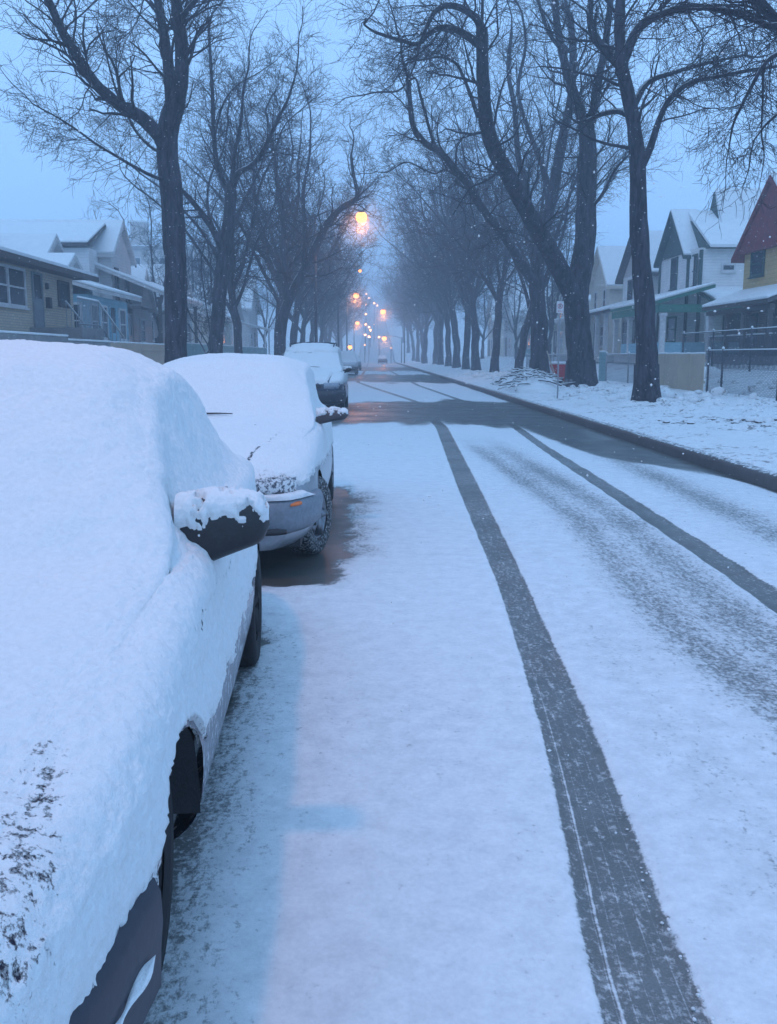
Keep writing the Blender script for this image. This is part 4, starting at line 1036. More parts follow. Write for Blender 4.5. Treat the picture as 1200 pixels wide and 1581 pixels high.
D = 36; b = base_at(334, D); t = Tree(32)
tk = t.limb([b]+trace(D, [(334,540),(338,480),(342,420),(350,370),(355,330),(357,295)]), .27, .22); rootflare(t, b, .27, tk[0][5])
a = t.limb(trace(D, [(345,390),(332,360,-.3),(312,330,-.6),(292,305,-.9),(278,292,-1.1)]), .15, .07); t.clothe(a, 8, 1.6, None, .3, 3)
a = t.limb(trace(D, [(356,305),(342,275,.3),(334,250,.5),(330,200,.8),(328,140,1.1),(325,90,1.4),(322,40,1.8)]), .13, .045); t.clothe(a, 17, 1.9, None, .1, 3)
a = t.limb(trace(D, [(357,300),(368,268,-.4),(388,256,-.8),(405,235,-1.1),(420,205,-1.4),(434,175,-1.7),(446,150,-1.9),(458,110,-2.1)]), .13, .03); t.clothe(a, 19, 1.7, None, .1, 3)
a = t.limb(trace(D, [(357,295),(362,240,0),(372,190,.2),(376,140,.4),(385,100,.4)]), .10, .03); t.clothe(a, 15, 1.8, None, .1, 3)
a = t.limb(trace(D, [(331,210,.7),(345,160,.3),(368,130,0),(395,115,-.3),(425,95,-.5)]), .05, .015); t.clothe(a, 12, 1.4, None, .1, 3)
t.build('slimmer left tree with a Y-fork above the roof line of the silver car', b, LG)

D = 50; b = base_at(432, D); t = Tree(33)
tk = t.limb([b]+trace(D, [(433,520),(440,480),(458,440),(478,400),(495,365),(508,340),(530,318),(548,308),(552,296),(546,270),(542,240)]), .34, .07); rootflare(t, b, .34, tk[0][4]); t.clothe(tk, 17, 2.1, None, .25, 3)
a = t.limb(trace(D, [(445,465),(440,400,.4),(438,340,.8),(428,280,1.2),(420,220,1.5),(410,170,1.8)]), .24, .05); t.clothe(a, 18, 2.5, None, .12, 3)
a = t.limb(trace(D, [(470,415),(472,360,-.4),(468,300,-.8),(478,240,-1.2),(480,185,-1.4)]), .16, .04); t.clothe(a, 16, 2.2, None, .12, 3)
a = t.limb(trace(D, [(436,420,.4),(410,370,.8),(395,320,1),(392,260,1.2),(385,215,1.2)]), .15, .04); t.clothe(a, 15, 2.3, None, .12, 3)
t.build('left tree leaning over the road, its bent limb arching above the brightest street lamp', b, LG)
ls = generic(34, 44.5, -6.2, 'left tree with dense crown between the Y-forked tree and the leaning one', LG, 12, .22, (-.4, 0), nl=8)
l2 = generic(35, 60, -5.9, 'dense left tree directly behind the leaning one', LG, 15, .30, (.4, 0), nl=9)
l3 = generic(36, 71, -6.0, 'hazy left tree, first beyond the dense pair', LG, 15, .3, (.8, 0), nl=8)
for i, (yy, w) in enumerate(zip([82, 94, 107, 122, 138, 156, 178, 205], ['second beyond the dense pair', 'third beyond the dense pair', 'fourth beyond the dense pair', 'fifth beyond the dense pair', 'sixth, nearly lost in haze', 'seventh, nearly lost in haze', 'eighth, nearly lost in haze', 'last before the rise'])):
    c = copy_tree(l2 if i % 2 else l3); c.location = (-6.2+rng.uniform(-.4, .4), yy, gzf(-6.2, yy)); c.rotation_euler = (0, 0, rng.uniform(0, 6.28)); k = rng.uniform(.85, 1.05); c.scale = (k, k, k)
    c['label'] = 'hazy left tree, '+w
# a thin yard sapling behind the left fence and yard trees behind the right houses
def small_tree(seed, D, X, H, r, label, group='bare yard trees behind the fences'):
    return generic(seed, D, X, label, group, H, r, (.2, 0), .25, 3, 6, .7)
small_tree(41, 46, -8.0, 6.0, .07, 'thin bare sapling beside the porch steps on the left')
y1 = small_tree(42, 58, -13, 9, .16, 'bushy bare yard tree behind the small left houses')
y2 = small_tree(43, 70, 13, 10, .18, 'bare yard tree in front of the teal house')
for i, (x, yy, w) in enumerate([(-15, 84, 'bare yard tree far back on the left, beside the pale apartment block'), (-11, 98, 'bare yard tree on the left beyond the last visible roof'), (-13, 72, 'bare yard tree on the left behind the shallow snowy roof'), (14, 92, 'bare yard tree on the right beyond the teal house'), (13, 112, 'bare yard tree farthest back on the right')]):
    c = copy_tree(y1 if i % 2 else y2); c.location = (x, yy, gzf(x, yy)); c.rotation_euler = (0, 0, i*1.3); c.scale = (1.1, 1.1, 1.1); c['label'] = w
# far wood on the rise
def far_wood():
    rng = np.random.default_rng(4); n = 420
    V, F, st = [], [], 0
    for i in range(n):
        x = rng.uniform(-150, 150); y = rng.uniform(345, 400)
        if abs(x) < 4.5: continue
        h = rng.uniform(9, 14); z = gzf(x, y); k = 14
        for j in range(k):
            a = rng.uniform(0, 6.28); sp = rng.uniform(.1, .42)*h; w = .10
            p0 = np.array([x, y, z+h*rng.uniform(.05, .4)]); p1 = np.array([x+math.cos(a)*sp, y+math.sin(a)*sp, z+h*rng.uniform(.55, 1)])
            V += [p0+(w, 0, 0), p0-(w, 0, 0), p0+(0, w, 0), p1]; F += [(st, st+1, st+3), (st+1, st+2, st+3), (st+2, st, st+3)]; st += 4
    o = mesh_np('far_wood', np.array(V), [np.array(F)], M['twig'], None, False); o['kind'] = 'stuff'; tag(o, 'hazy wood closing the view on the rise at the far end of the street', 'wood')
far_wood()
# ------------------------------------------------------------------ houses
class H:
    def __init__(s, side, xf, name, label, cat='house', group=None, zg=None, ym=0):
        s.s = side; s.xf = xf; s.zg = zg if zg is not None else 1.3; s.ym = ym
        s.root = thing(name, label, cat, (side*xf, ym, s.zg), 0, group)
    def X(s, q): return s.s*q
    def box(s, name, q0, q1, y0, y1, z0, z1, mat, parent=None, bevel=0):
        m = MB(); m.box(s.X(q0), s.X(q1), y0-s.ym, y1-s.ym, z0, z1); return m.build(name, mat, parent or s.root, bevel=bevel)
    def poly(s, name, prof, axis, a0, a1, mat, parent=None):
        """axis 'q': prof in (y,z) extruded over q; axis 'y': prof in (q,z) extruded over y"""
        m = MB()
        if axis == 'q': m.prism([(y-s.ym, z) for y, z in prof], 'x', s.X(a0), s.X(a1))
        else: m.prism([(s.X(q), z) for q, z in prof], 'y', a0-s.ym, a1-s.ym)
        return m.build(name, mat, parent or s.root)
    def gable(s, axis, a0, a1, b0, b1, ze, zr, over=.35, trim=None, wall=None, th=.16, snow=.13, bm=None):
        """ridge along `axis` from a0 to a1; eaves at b0,b1; slabs with snow, and the two gable walls"""
        bm = (b0+b1)/2 if bm is None else bm
        trim = trim or M['dark_trim']
        sl0 = (zr-ze)/(bm-b0); sl1 = (zr-ze)/(b1-bm)
        e0, e1 = b0-over, b1+over; z0, z1 = ze-sl0*over, ze-sl1*over
        A0, A1 = a0-over, a1+over
        s.poly('roof', [(e0, z0), (bm, zr), (e1, z1), (e1, z1+th), (bm, zr+th*1.25), (e0, z0+th)], axis, A0, A1, trim) if False else None
        r = MB()
        def pr(m, prof, x0, x1):
            if axis == 'q': m.prism([(y-s.ym, z) for y, z in prof], 'x', s.X(x0), s.X(x1))
            else: m.prism([(s.X(q), z) for q, z in prof], 'y', x0-s.ym, x1-s.ym)
        pr(r, [(e0, z0), (bm, zr), (bm, zr+th*1.3), (e0, z0+th)], A0, A1); pr(r, [(bm, zr), (e1, z1), (e1, z1+th), (bm, zr+th*1.3)], A0, A1)
        ro = r.build('roof', trim, s.root)
        n = MB(); g = .05; zz = th*1.3+.004
        pr(n, [(e0+.02, z0+th+.004), (bm, zr+zz), (bm, zr+zz+snow), (e0+.02-g, z0+th+snow*.8)], A0+.03, A1-.03)
        pr(n, [(bm, zr+zz), (e1-.02, z1+th+.004), (e1-.02+g, z1+th+snow*.8), (bm, zr+zz+snow)], A0+.03, A1-.03)
        n.build('snow', M['snow_roof'], ro, bevel=.04)
        if wall is not None:
            for x0, x1 in ((a0, a0+.15), (a1-.15, a1)):
                s.poly('gable_wall', [(b0+.01, ze), (b1-.01, ze), (bm, zr-.02)], axis, x0, x1, wall)
        return ro
    def lean(s, name, q0, q1, y0, y1, zhi, zlo, low='q0', trim=None, th=.14, snow=.12):
        """single-pitch slab, low edge toward q0 (street) / y0 (camera)"""
        trim = trim or M['dark_trim']
        if low == 'q0': prof = [(q0, zlo), (q1, zhi), (q1, zhi+th), (q0, zlo+th)]; sp = [(q0-.03, zlo+th+.004), (q1, zhi+th+.004), (q1, zhi+th+snow), (q0-.03, zlo+th+snow*.9)]; a = ('y', y0, y1)
        else: prof = [(y0, zlo), (y1, zhi), (y1, zhi+th), (y0, zlo+th)]; sp = [(y0-.03, zlo+th+.004), (y1, zhi+th+.004), (y1, zhi+th+snow), (y0-.03, zlo+th+snow*.9)]; a = ('q', q0, q1)
        r = s.poly(name, prof, a[0], a[1], a[2], trim)
        m = MB(); sp2 = [(u-s.ym, z) for u, z in sp] if a[0] == 'q' else [(s.X(u), z) for u, z in sp]
        if a[0] == 'q': m.prism(sp2, 'x', s.X(a[1]+.02), s.X(a[2]-.02))
        else: m.prism(sp2, 'y', a[1]+.02-s.ym, a[2]-.02-s.ym)
        m.build('snow', M['snow_roof'], r, bevel=.035); return r
    def win(s, plane, at, a0, a1, z0, z1, frame=None, bars=1, cur=True, fw=.09, name='window', out=-1):
        """plane 'q': on a facade q=at, spans y a0..a1 ; plane 'y': on a wall y=at facing the camera, spans q a0..a1"""
        frame = frame or M['white_trim']; m = MB(); d = .06
        def bx(mm, u0, u1, w0, w1, t0, t1):
            if plane == 'q': mm.box(s.X(at-t1), s.X(at-t0), u0-s.ym, u1-s.ym, w0, w1)
            else: mm.box(s.X(u0), s.X(u1), at-t1-s.ym, at-t0-s.ym, w0, w1)
        bx(m, a0-fw, a0, z0-fw, z1+fw, 0, d); bx(m, a1, a1+fw, z0-fw, z1+fw, 0, d); bx(m, a0, a1, z1, z1+fw, 0, d); bx(m, a0, a1, z0-fw, z0, 0, d)
        for k in range(1, bars+1):
            zz = z0+(z1-z0)*k/(bars+1); bx(m, a0, a1, zz-.025, zz+.025, .0, d*.8)
        f = m.build(name, frame, s.root)
        g = MB(); bx(g, a0, a1, z0, z1, .004, .02); g.build('pane', M['glass'], f)
        if name == 'window':
            g = MB(); bx(g, a0-fw-.03, a1+fw+.03, z0-fw-.05, z0-fw, .0, d+.06); sl = g.build('sill', frame, f)
        return f
    def door(s, plane, at, a0, a1, z0, z1, mat=None):
        f = s.win(plane, at, a0, a1, z0+.03, z1, M['dark_trim'] if mat is None else mat, 0, name='door', fw=.07)
        g = MB()
        if plane == 'q': g.box(s.X(at-.05), s.X(at-.02), a0+.02-s.ym, a1-.02-s.ym, z0+.03, z0+.9)
        else: g.box(s.X(a0+.02), s.X(a1-.02), at-.05-s.ym, at-.02-s.ym, z0+.03, z0+.9)
        g.build('panel', M['dark_trim'] if mat is None else mat, f)
        return f
    def col(s, q, y, z0, z1, r=.09, mat=None):
        m = MB(); m.box(s.X(q-r), s.X(q+r), y-r-s.ym, y+r-s.ym, z0+.12, z1-.12); m.box(s.X(q-r*1.5), s.X(q+r*1.5), y-r*1.5-s.ym, y+r*1.5-s.ym, z1-.12, z1); m.box(s.X(q-r*1.4), s.X(q+r*1.4), y-r*1.4-s.ym, y+r*1.4-s.ym, z0, z0+.12)
        return m.build('column', mat or M['white_trim'], s.root)
    def rail(s, pts, h=.85, mat=None, gap=.14, name='railing', base=0, rr=.02):
        """pts: (q,y,z) along the run"""
        m = MB()
        for (a, b) in zip(pts[:-1], pts[1:]):
            L = math.dist(a, b); n = max(2, int(L/gap))
            for z in (h, .12):
                m.tube([(s.X(a[0]), a[1]-s.ym, a[2]+z), (s.X(b[0]), b[1]-s.ym, b[2]+z)], rr*1.3, 4)
            for i in range(n+1):
                f = i/n; q, y, z = [a[k]*(1-f)+b[k]*f for k in range(3)]
                m.tube([(s.X(q), y-s.ym, z+.0), (s.X(q), y-s.ym, z+h)], rr*.7, 4)
        o = m.build(name, mat or M['white_trim'], s.root)
        n = MB()
        for (a, b) in zip(pts[:-1], pts[1:]): n.tube([(s.X(a[0]), a[1]-s.ym, a[2]+h+rr*1.6), (s.X(b[0]), b[1]-s.ym, b[2]+h+rr*1.6)], rr*1.7, 5)
        n.build('snow', M['snow_roof'], o, True); return o

HG = 'houses behind the trees'
# --- A: red gable, yellow walls
h = H(1, 15, 'house', 'yellow two-storey house with a steep dark red shingled gable at the right edge', group=HG, ym=36)
h.box('wall', 0, 9, 32.9, 38.7, -.3, 4.25, M['yellow_wall'])
h.gable('q', 0, 9, 32.9, 38.7, 4.2, 6.5, over=.40, trim=M['red_shingle'], wall=M['red_shingle'], bm=35.8)
h.poly('gable_apron', [(32.8, 4.15), (38.8, 4.15), (35.8, 6.4)], 'q', -.30, -.02, M['red_shingle'])
h.win('q', 0, 36.75, 37.85, 3.3, 4.1, M['dark_green'])
h.win('q', 0, 33.8, 34.7, 3.3, 4.1, M['dark_green'])
h.box('porch_floor', -1.3, 0, 32.2, 38.2, -.2, .15, M['concrete'])
h.box('porch_wall', -.02, .4, 32.9, 38.7, .15, 2.3, M['grey_brick'])
h.lean('porch_roof', -1.55, -.02, 32.4, 38.9, 2.55, 1.95, trim=M['dark_trim'])
h.box('porch_beam', -1.4, -1.2, 32.6, 38.8, 1.75, 1.94, M['dark_trim'])
for y in (32.8, 34.8, 36.7, 38.6): h.col(-1.3, y, .15, 1.76, .08, M['dark_trim'] if y < 37 else M['white_trim'])
h.win('q', -.02, 37.0, 37.9, .8, 1.7, M['dark_green'])
h.door('q', -.02, 35.0, 35.9, .15, 2.1); h.win('q', -.02, 33.0, 34.2, .7, 1.75, M['dark_trim'])
h.rail([(-1.3, 32.5, .15), (-1.3, 38.6, .15)], .75, M['dark_metal'])
# --- B: white house, green trim
h = H(1, 15, 'house', 'white two-storey house with dark green trim, bright green porch eaves and white posts', group=HG, ym=46)
w = MB()
foot = [(0, 49.9), (0, 45.5), (.25, 44.6), (9, 44.6), (9, 49.9)]
w.prism([(h.X(q), y-46) for q, y in foot], 'z', -.3, 5.1); w.build('wall', M['white_wall'], h.root)
# corner boards and belts
for q, y in ((-.02, 45.5), (.25, 44.58), (-.02, 49.9)): h.box('corner_board', q-.07, q+.07, y-.07, y+.07, 0, 5.0, M['dark_green'])
h.gable('q', 0, .7, 45.7, 49.7, 5.0, 6.95, over=.35, trim=M['dark_green'], wall=M['dark_green'])
h.poly('gable_shingles', [(45.75, 5.0), (49.65, 5.0), (47.7, 6.85)], 'q', -.06, -.01, M['dark_green'])
def slope_roof(name, q0, q1, yr, zr, ze=4.95):
    m = MB(); m.prism([(44.15-46, ze), (yr-46, zr), (50.8-46, ze)], 'x', h.X(q0), h.X(q1)); ro = m.build(name, M['dark_green'], h.root)
    m = MB(); m.prism([(44.10-46, ze+.004), (yr-46, zr+.05), (yr-46, zr+.24), (44.10-46, ze+.16)], 'x', h.X(q0+.03), h.X(q1)); m.build('snow', M['snow_roof'], ro, bevel=.03)
slope_roof('side_roof', .45, 10, 47.7, 6.98, 5.05)
m = MB(); m.prism([(46.6-46, 6.35), (47.5-46, 8.05), (48.4-46, 6.35)], 'x', h.X(1.7), h.X(10)); up = m.build('upper_roof', M['dark_green'], h.root)
m = MB(); m.prism([(46.2-46, 6.35), (46.62-46, 6.42), (47.5-46, 8.08), (47.5-46, 8.24), (46.45-46, 6.62)], 'x', h.X(1.74), h.X(10)); m.build('snow', M['snow_roof'], up, bevel=.03)
h.box('vent', 5.2, 5.35, 46.2, 46.35, 7.2, 7.75, M['dark_metal'])
h.win('q', 0, 47.2, 48.0, 3.5, 4.85, M['dark_green']); h.win('q', .12, 44.75, 45.35, 3.4, 4.75, M['dark_green'])
h.box('belt_trim', -.04, .02, 45.6, 49.9, 3.1, 3.22, M['dark_green']); h.box('belt_trim', 0.3, 9, 44.56, 44.62, 3.1, 3.22, M['dark_green'])
# window on the canted corner wall
c = Vector((h.X(.55), 45.4-46, 0)); d = Vector((1.1, -1.6, 0)).normalized(); nn = Vector((-1.6, -1.1, 0)).normalized()
m = MB(); V = []
def canted(a0, a1, z0, z1, o0, o1):
    P = [c+d*a+nn*o for a in (a0, a1) for o in (o0, o1)]
    V = [(p.x, p.y, z) for z in (z0, z1) for p in P]; return V, [(0,1,3,2),(4,6,7,5),(0,4,5,1),(2,3,7,6),(0,2,6,4),(1,5,7,3)]
for a in ((-.45, -.35, 2.9, 4.6), (.35, .45, 2.9, 4.6), (-.35, .35, 4.5, 4.6), (-.35, .35, 2.9, 3.0), (-.35, .35, 3.72, 3.78)): m.add(*canted(*a, 0, .06))
f = m.build('window', M['white_trim'], h.root); m = MB(); m.add(*canted(-.35, .35, 3.0, 4.5, .004, .02)); m.build('pane', M['glass'], f)
h.win('y', 44.6, 1.3, 1.8, 4.1, 4.3, M['white_trim'], 0)
# porch
h.box('porch_floor', -2.2, 3.2, 41.8, 50.2, -.2, .2, M['stucco'])
h.lean('porch_roof', -2.5, 0.0, 41.8, 50.2, 3.1, 2.4, trim=M['green_trim'])
h.lean('porch_roof', 0.0, 3.4, 41.8, 44.62, 3.1, 2.4, low='y0', trim=M['green_trim'])
h.box('eave_board', -2.4, 3.3, 41.85, 41.95, 2.05, 2.39, M['green_trim']); h.box('eave_board', -2.45, -2.35, 41.96, 50.0, 2.05, 2.39, M['green_trim'])
for q, y in ((-2.2, 41.95), (-.2, 41.95), (2.0, 41.95), (-2.2, 44.6), (-2.2, 47.3), (-2.2, 50.0)): h.col(q, y, .2, 2.02, .10)
h.box('parapet', -2.15, 3.2, 41.88, 42.0, .2, .75, M['blue_wall']); h.box('parapet', -2.25, -2.12, 42.1, 48.6, .2, .75, M['blue_wall'])
h.door('y', 44.6, 1.5, 2.3, .2, 2.1, M['dark_green']); h.win('y', 44.6, 2.9, 3.8, .9, 2.0, M['green_trim'])
h.win('q', 0, 47.0, 48.2, .9, 2.0, M['green_trim'])
# --- C
h = H(1, 15, 'house', 'grey house with a dark gable and white-posted porch, between the two nearest right trunks', group=HG, ym=56)
h.box('wall', 0, 9, 51.9, 57.3, -.3, 4.7, M['white_wall'])
h.gable('q', 0, 9, 51.9, 57.3, 4.7, 6.8, over=.4, trim=M['dark_trim'], wall=M['grey_wall'])
h.win('q', 0, 53.0, 53.8, 3.1, 4.4, M['dark_trim']); h.win('q', 0, 55.2, 56.0, 3.1, 4.4, M['dark_trim']); h.win('y', 51.9, 1.2, 2.0, 3.2, 4.3, M['dark_trim'])
h.box('porch_floor', -2.3, 0, 51.6, 58.0, -.2, .15, M['stucco'])
h.lean('porch_roof', -2.6, 0, 51.2, 58.4, 3.1, 2.4, trim=M['dark_trim'])
for y in (51.8, 53.8, 55.9, 57.9): h.col(-2.3, y, .15, 2.43, .10)
h.door('q', 0, 54.2, 55.0, .15, 2.2); h.win('q', 0, 55.8, 56.9, .8, 2.1); h.win('q', 0, 52.5, 53.5, .8, 2.1)
# --- D
h = H(1, 15, 'house', 'pale cream house with a plain pointed gable, beyond the grey porch house', group=HG, ym=68)
h.box('wall', 0, 9, 60.4, 65.6, -.3, 4.6, M['cream_wall'])
h.gable('q', 0, 9, 60.4, 65.6, 4.6, 6.9, over=.35, trim=M['cream_wall'], wall=M['cream_wall'])
h.win('q', 0, 61.4, 62.0, 3.1, 4.3); h.win('q', 0, 63.8, 64.4, 3.1, 4.3)
h.box('porch_floor', -2.2, 0, 60.2, 65.8, -.2, .15, M['stucco'])
h.lean('porch_roof', -2.4, 0, 60.0, 66.0, 3.0, 2.4, trim=M['grey_wall'])
for y in (60.4, 63.0, 65.6): h.col(-2.15, y, .15, 2.42, .09)
h.door('q', 0, 63.2, 64.1, .15, 2.2); h.win('q', 0, 61.2, 62.4, .8, 2.0)
# --- E gable near right trunk
h = H(1, 15.5, 'house', 'beige narrow house with steep roof, seen just left of the thickest trunk', group=HG, ym=79)
h.box('wall', 0, 9, 76.4, 82.0, -.3, 4.6, M['cream_wall']); h.gable('q', 0, 9, 76.4, 82.0, 4.6, 6.9, trim=M['grey_wall'], wall=M['cream_wall'])
h.win('q', 0, 78.0, 78.7, 3.0, 4.2); h.win('q', 0, 80, 80.7, 3.0, 4.2); h.win('q', 0, 77.2, 78.6, .9, 2.1); h.door('q', 0, 80, 80.9, .0, 2.1)
h.lean('porch_roof', -1.8, 0, 76.2, 82.2, 2.9, 2.4, trim=M['grey_wall'])
for y in (76.5, 81.9): h.col(-1.6, y, 0, 2.4, .08)
# --- F teal low
h = H(1, 15.5, 'house', 'low teal bungalow with a snow-covered roof, seen between the slim right trunks', group=HG, ym=94)
h.box('wall', 0, 9, 89, 99, -.3, 2.9, M['teal_wall']); h.gable('y', 89, 99, 0, 9, 2.9, 5.2, trim=M['white_trim'], wall=M['teal_wall'])
for y in (90.5, 93.2, 96.2): h.win('q', 0, y, y+1.3, .9, 2.2)
h.door('q', 0, 97.8, 98.6, 0, 2.1); h.win('y', 89, 1.0, 2.2, .9, 2.2)
# farther right houses
for i, (y, mt, lb) in enumerate([(108, 'grey_wall', 'grey house beyond the teal bungalow, almost hidden by trunks'), (124, 'cream_wall', 'farthest pale house on the right, faint in the haze')]):
    h = H(1, 15.5, 'house', lb, group=HG, ym=y)
    h.box('wall', 0, 9, y-3, y+4, -.3, 4.6, M[mt]); h.gable('q', 0, 9, y-3, y+4, 4.6, 7.8, trim=M['grey_wall'], wall=M[mt])
    h.win('q', 0, y-1.5, y-.7, 3.0, 4.2); h.win('q', 0, y+1.5, y+2.3, 3.0, 4.2); h.win('q', 0, y-1.5, y-.2, .9, 2.1); h.door('q', 0, y+1.5, y+2.4, 0, 2.1)

# --- left: tan brick bungalow
h = H(-1, 10.6, 'house', 'tan brick bungalow with a flat overhanging roof edge and white window, left edge', group=HG, zg=1.5, ym=29)
h.box('wall', 0, 10, 20.5, 34.3, -.3, 2.75, M['tan_brick'])
def hip():
    q0, q1, y0, y1, z, zr = -.75, 10.8, 19.8, 34.9, 2.75, 3.9
    P = [(q0, y0, z), (q1, y0, z), (q1, y1, z), (q0, y1, z), (5, 26.5, zr), (5, 28.2, zr)]
    for nm, dz, mt, par in (('roof', .0, M['dark_trim'], None), ('snow', .10, M['snow_roof'], 'r')):
        e = 0.02 if nm == 'snow' else 0
        V = [(h.X(q), y-29, zz+dz) for q, y, zz in P]+[(h.X(q), y-29, zz+dz-.10 if nm == 'roof' else zz+dz-.09) for q, y, zz in P[:4]]
        m = MB(); m.add(V, [(0,1,4),(1,2,5,4),(2,3,5),(3,0,4,5),(0,1,7,6),(1,2,8,7),(2,3,9,8),(3,0,6,9),(6,7,8,9)])
        o = m.build(nm, mt, h.root if par is None else hip.r)
        if nm == 'roof': hip.r = o
hip()
h.box('fascia', -.78, -.70, 19.8, 34.9, 2.58, 2.745, M['dark_trim']); h.box('soffit', -.70, 0, 20, 34.8, 2.66, 2.69, M['cream_wall'])
h.win('q', 0, 26.9, 29.5, 1.48, 2.50, M['white_trim'], 1, fw=.08)
g = MB(); g.box(h.X(-.07), h.X(0), 28.1-29, 28.2-29, 1.48, 2.50); g.build('mullion', M['white_trim'], h.root)
h.door('q', 0, 30.25, 31.0, .86, 2.5, M['door_grey'])
h.win('q', 0, 32.7, 33.7, 1.75, 2.4, M['dark_trim'], 0)
h.box('stoop', -1.6, 0, 29.8, 32.2, -.3, .84, M['concrete'])
h.rail([(-1.5, 29.9, .84), (-1.5, 32.1, .84)], .9, M['metal']); h.rail([(-1.5, 32.1, .84), (-1.5, 35.2, -.3)], .9, M['metal'], gap=.5); h.rail([(-.4, 32.2, .84), (-.4, 35.4, -.3)], .9, M['metal'], gap=.5)
st = MB()
for k in range(5): st.box(h.X(-1.5), h.X(-.3), 32.2+k*.35-29, 32.55+k*.35-29, -.5, .64-k*.2)
st.build('steps', M['concrete'], h.root)
m = MB(); m.box(h.X(-.14), h.X(0), 31.4-29, 31.65-29, 1.5, 1.85); m.build('mailbox', M['black'], h.root, bevel=.02)
m = MB(); m.box(h.X(-.10), h.X(0), 31.42-29, 31.54-29, 2.1, 2.3); m.build('porch_light', M['black'], h.root, bevel=.02)
# --- blue porch house
h = H(-1, 10.9, 'house', 'small pale blue house with an enclosed porch and snowy low porch roof', group=HG, zg=1.5, ym=38)
h.box('wall', 1.4, 9, 37.2, 42.6, -.3, 3.0, M['blue_wall']); h.box('porch_wall', 0, 1.39, 37.0, 43.0, -.3, 2.3, M['blue_wall'])
h.lean('porch_roof', -.5, 1.5, 36.6, 43.6, 2.95, 2.35, trim=M['grey_wall'])
h.gable('q', 1.4, 9, 38.0, 40.8, 3.0, 3.75, trim=M['grey_wall'], wall=M['grey_wall'])
h.win('q', 0, 37.4, 38.2, .7, 1.9, M['white_trim']); h.win('q', 0, 38.7, 39.5, .7, 1.9, M['white_trim']); h.door('q', 0, 40.0, 40.8, 0, 1.95, M['blue_wall']); h.win('q', 0, 41.5, 42.4, .7, 1.9, M['white_trim'])
h.win('y', 37.0, .3, 1.1, .7, 1.9)
# --- tall steep gable
h = H(-1, 12.8, 'house', 'tall grey-white house with the steepest pointed gable on the left', group=HG, zg=1.5, ym=47)
h.box('wall', 0, 9, 47.7, 51.6, -.3, 4.9, M['grey_wall']); h.gable('q', 0, 9, 47.7, 51.6, 4.9, 6.45, over=.25, trim=M['grey_wall'], wall=M['grey_wall'])
h.win('q', 0, 48.3, 48.8, 2.8, 4.2, M['dark_trim']); h.win('q', 0, 50.3, 50.8, 2.8, 4.0, M['dark_trim'])
h.box('side_wing', 0.6, 9, 46.1, 47.69, -.3, 5.0, M['white_wall']); h.lean('side_roof', .5, 9.2, 45.8, 49.0, 6.3, 5.05, low='y0', trim=M['dark_trim'])
h.win('q', .6, 46.5, 47.1, 1.0, 2.2)
# --- porch gable house
h = H(-1, 11.0, 'house', 'small house with a long snowy roof sweeping down over dark porch posts', group=HG, zg=1.5, ym=49)
h.box('wall', 1.8, 8, 47.8, 56.0, -.3, 2.5, M['grey_wall'])
r = h.lean('porch_roof', -1.0, 3.2, 47.0, 57.0, 4.5, 2.8, trim=M['grey_wall'])
h.gable('q', 1.5, 8, 51.4, 55.0, 2.6, 4.4, over=.2, trim=M['grey_wall'], wall=M['grey_wall'])
for y in (47.3, 50.4, 53.5, 56.7): h.col(-.6, y, 0, 2.80, .08, M['dark_trim'])
h.box('porch_floor', -.9, 1.8, 46, 56, -.3, .1, M['concrete'])
h.win('q', 1.8, 47.6, 48.6, .8, 1.9, M['white_trim']); h.door('q', 1.8, 50.2, 51.1, .1, 2.1, M['white_trim']); h.win('q', 1.8, 53, 54, .8, 1.9)
h.rail([(-.8, 51.0, .1), (-2.4, 51.0, -.6)], .8, M['metal'], gap=.6)
# --- more left houses
for (xf, y0, y1, ze, zr, mt, ax, lb) in [(12, 58, 64, 2.7, 5.3, 'grey_wall', 'q', 'grey bungalow between the straight trunk and the Y-forked tree'), (11.4, 67, 75, 2.9, 5.2, 'cream_wall', 'y', 'cream bungalow with a broad snowy roof, right of the Y-forked trunk'),
      (11.8, 79, 86, 2.9, 5.6, 'stucco', 'q', 'plain pale house behind the leaning tree'), (11.8, 92, 99, 4.4, 7.2, 'grey_wall', 'q', 'last grey house visible on the left')]:
    ym = (y0+y1)/2; h = H(-1, xf, 'house', lb, group=HG, zg=1.5, ym=ym)
    h.box('wall', 0, 8, y0, y1, -.3, ze, M[mt])
    if ax == 'q': h.gable('q', 0, 8, y0, y1, ze, zr, trim=M['grey_wall'], wall=M[mt])
    else: h.gable('y', y0, y1, 0, 8, ze, zr, trim=M['grey_wall'], wall=M[mt])
    h.win('q', 0, y0+1, y0+2.2, .9, 2.0); h.door('q', 0, ym, ym+.9, 0, 2.1); h.win('q', 0, y1-2, y1-.8, .9, 2.0); h.win('y', y0, 1.2, 2.4, .9, 2.0)
    h.lean('porch_roof', -1.5, 0, ym-1.6, ym+2.2, 2.75, 2.35, trim=M['grey_wall'])
    for yy in (ym-1.4, ym+2.0): h.col(-1.3, yy, 0, 2.35, .07)
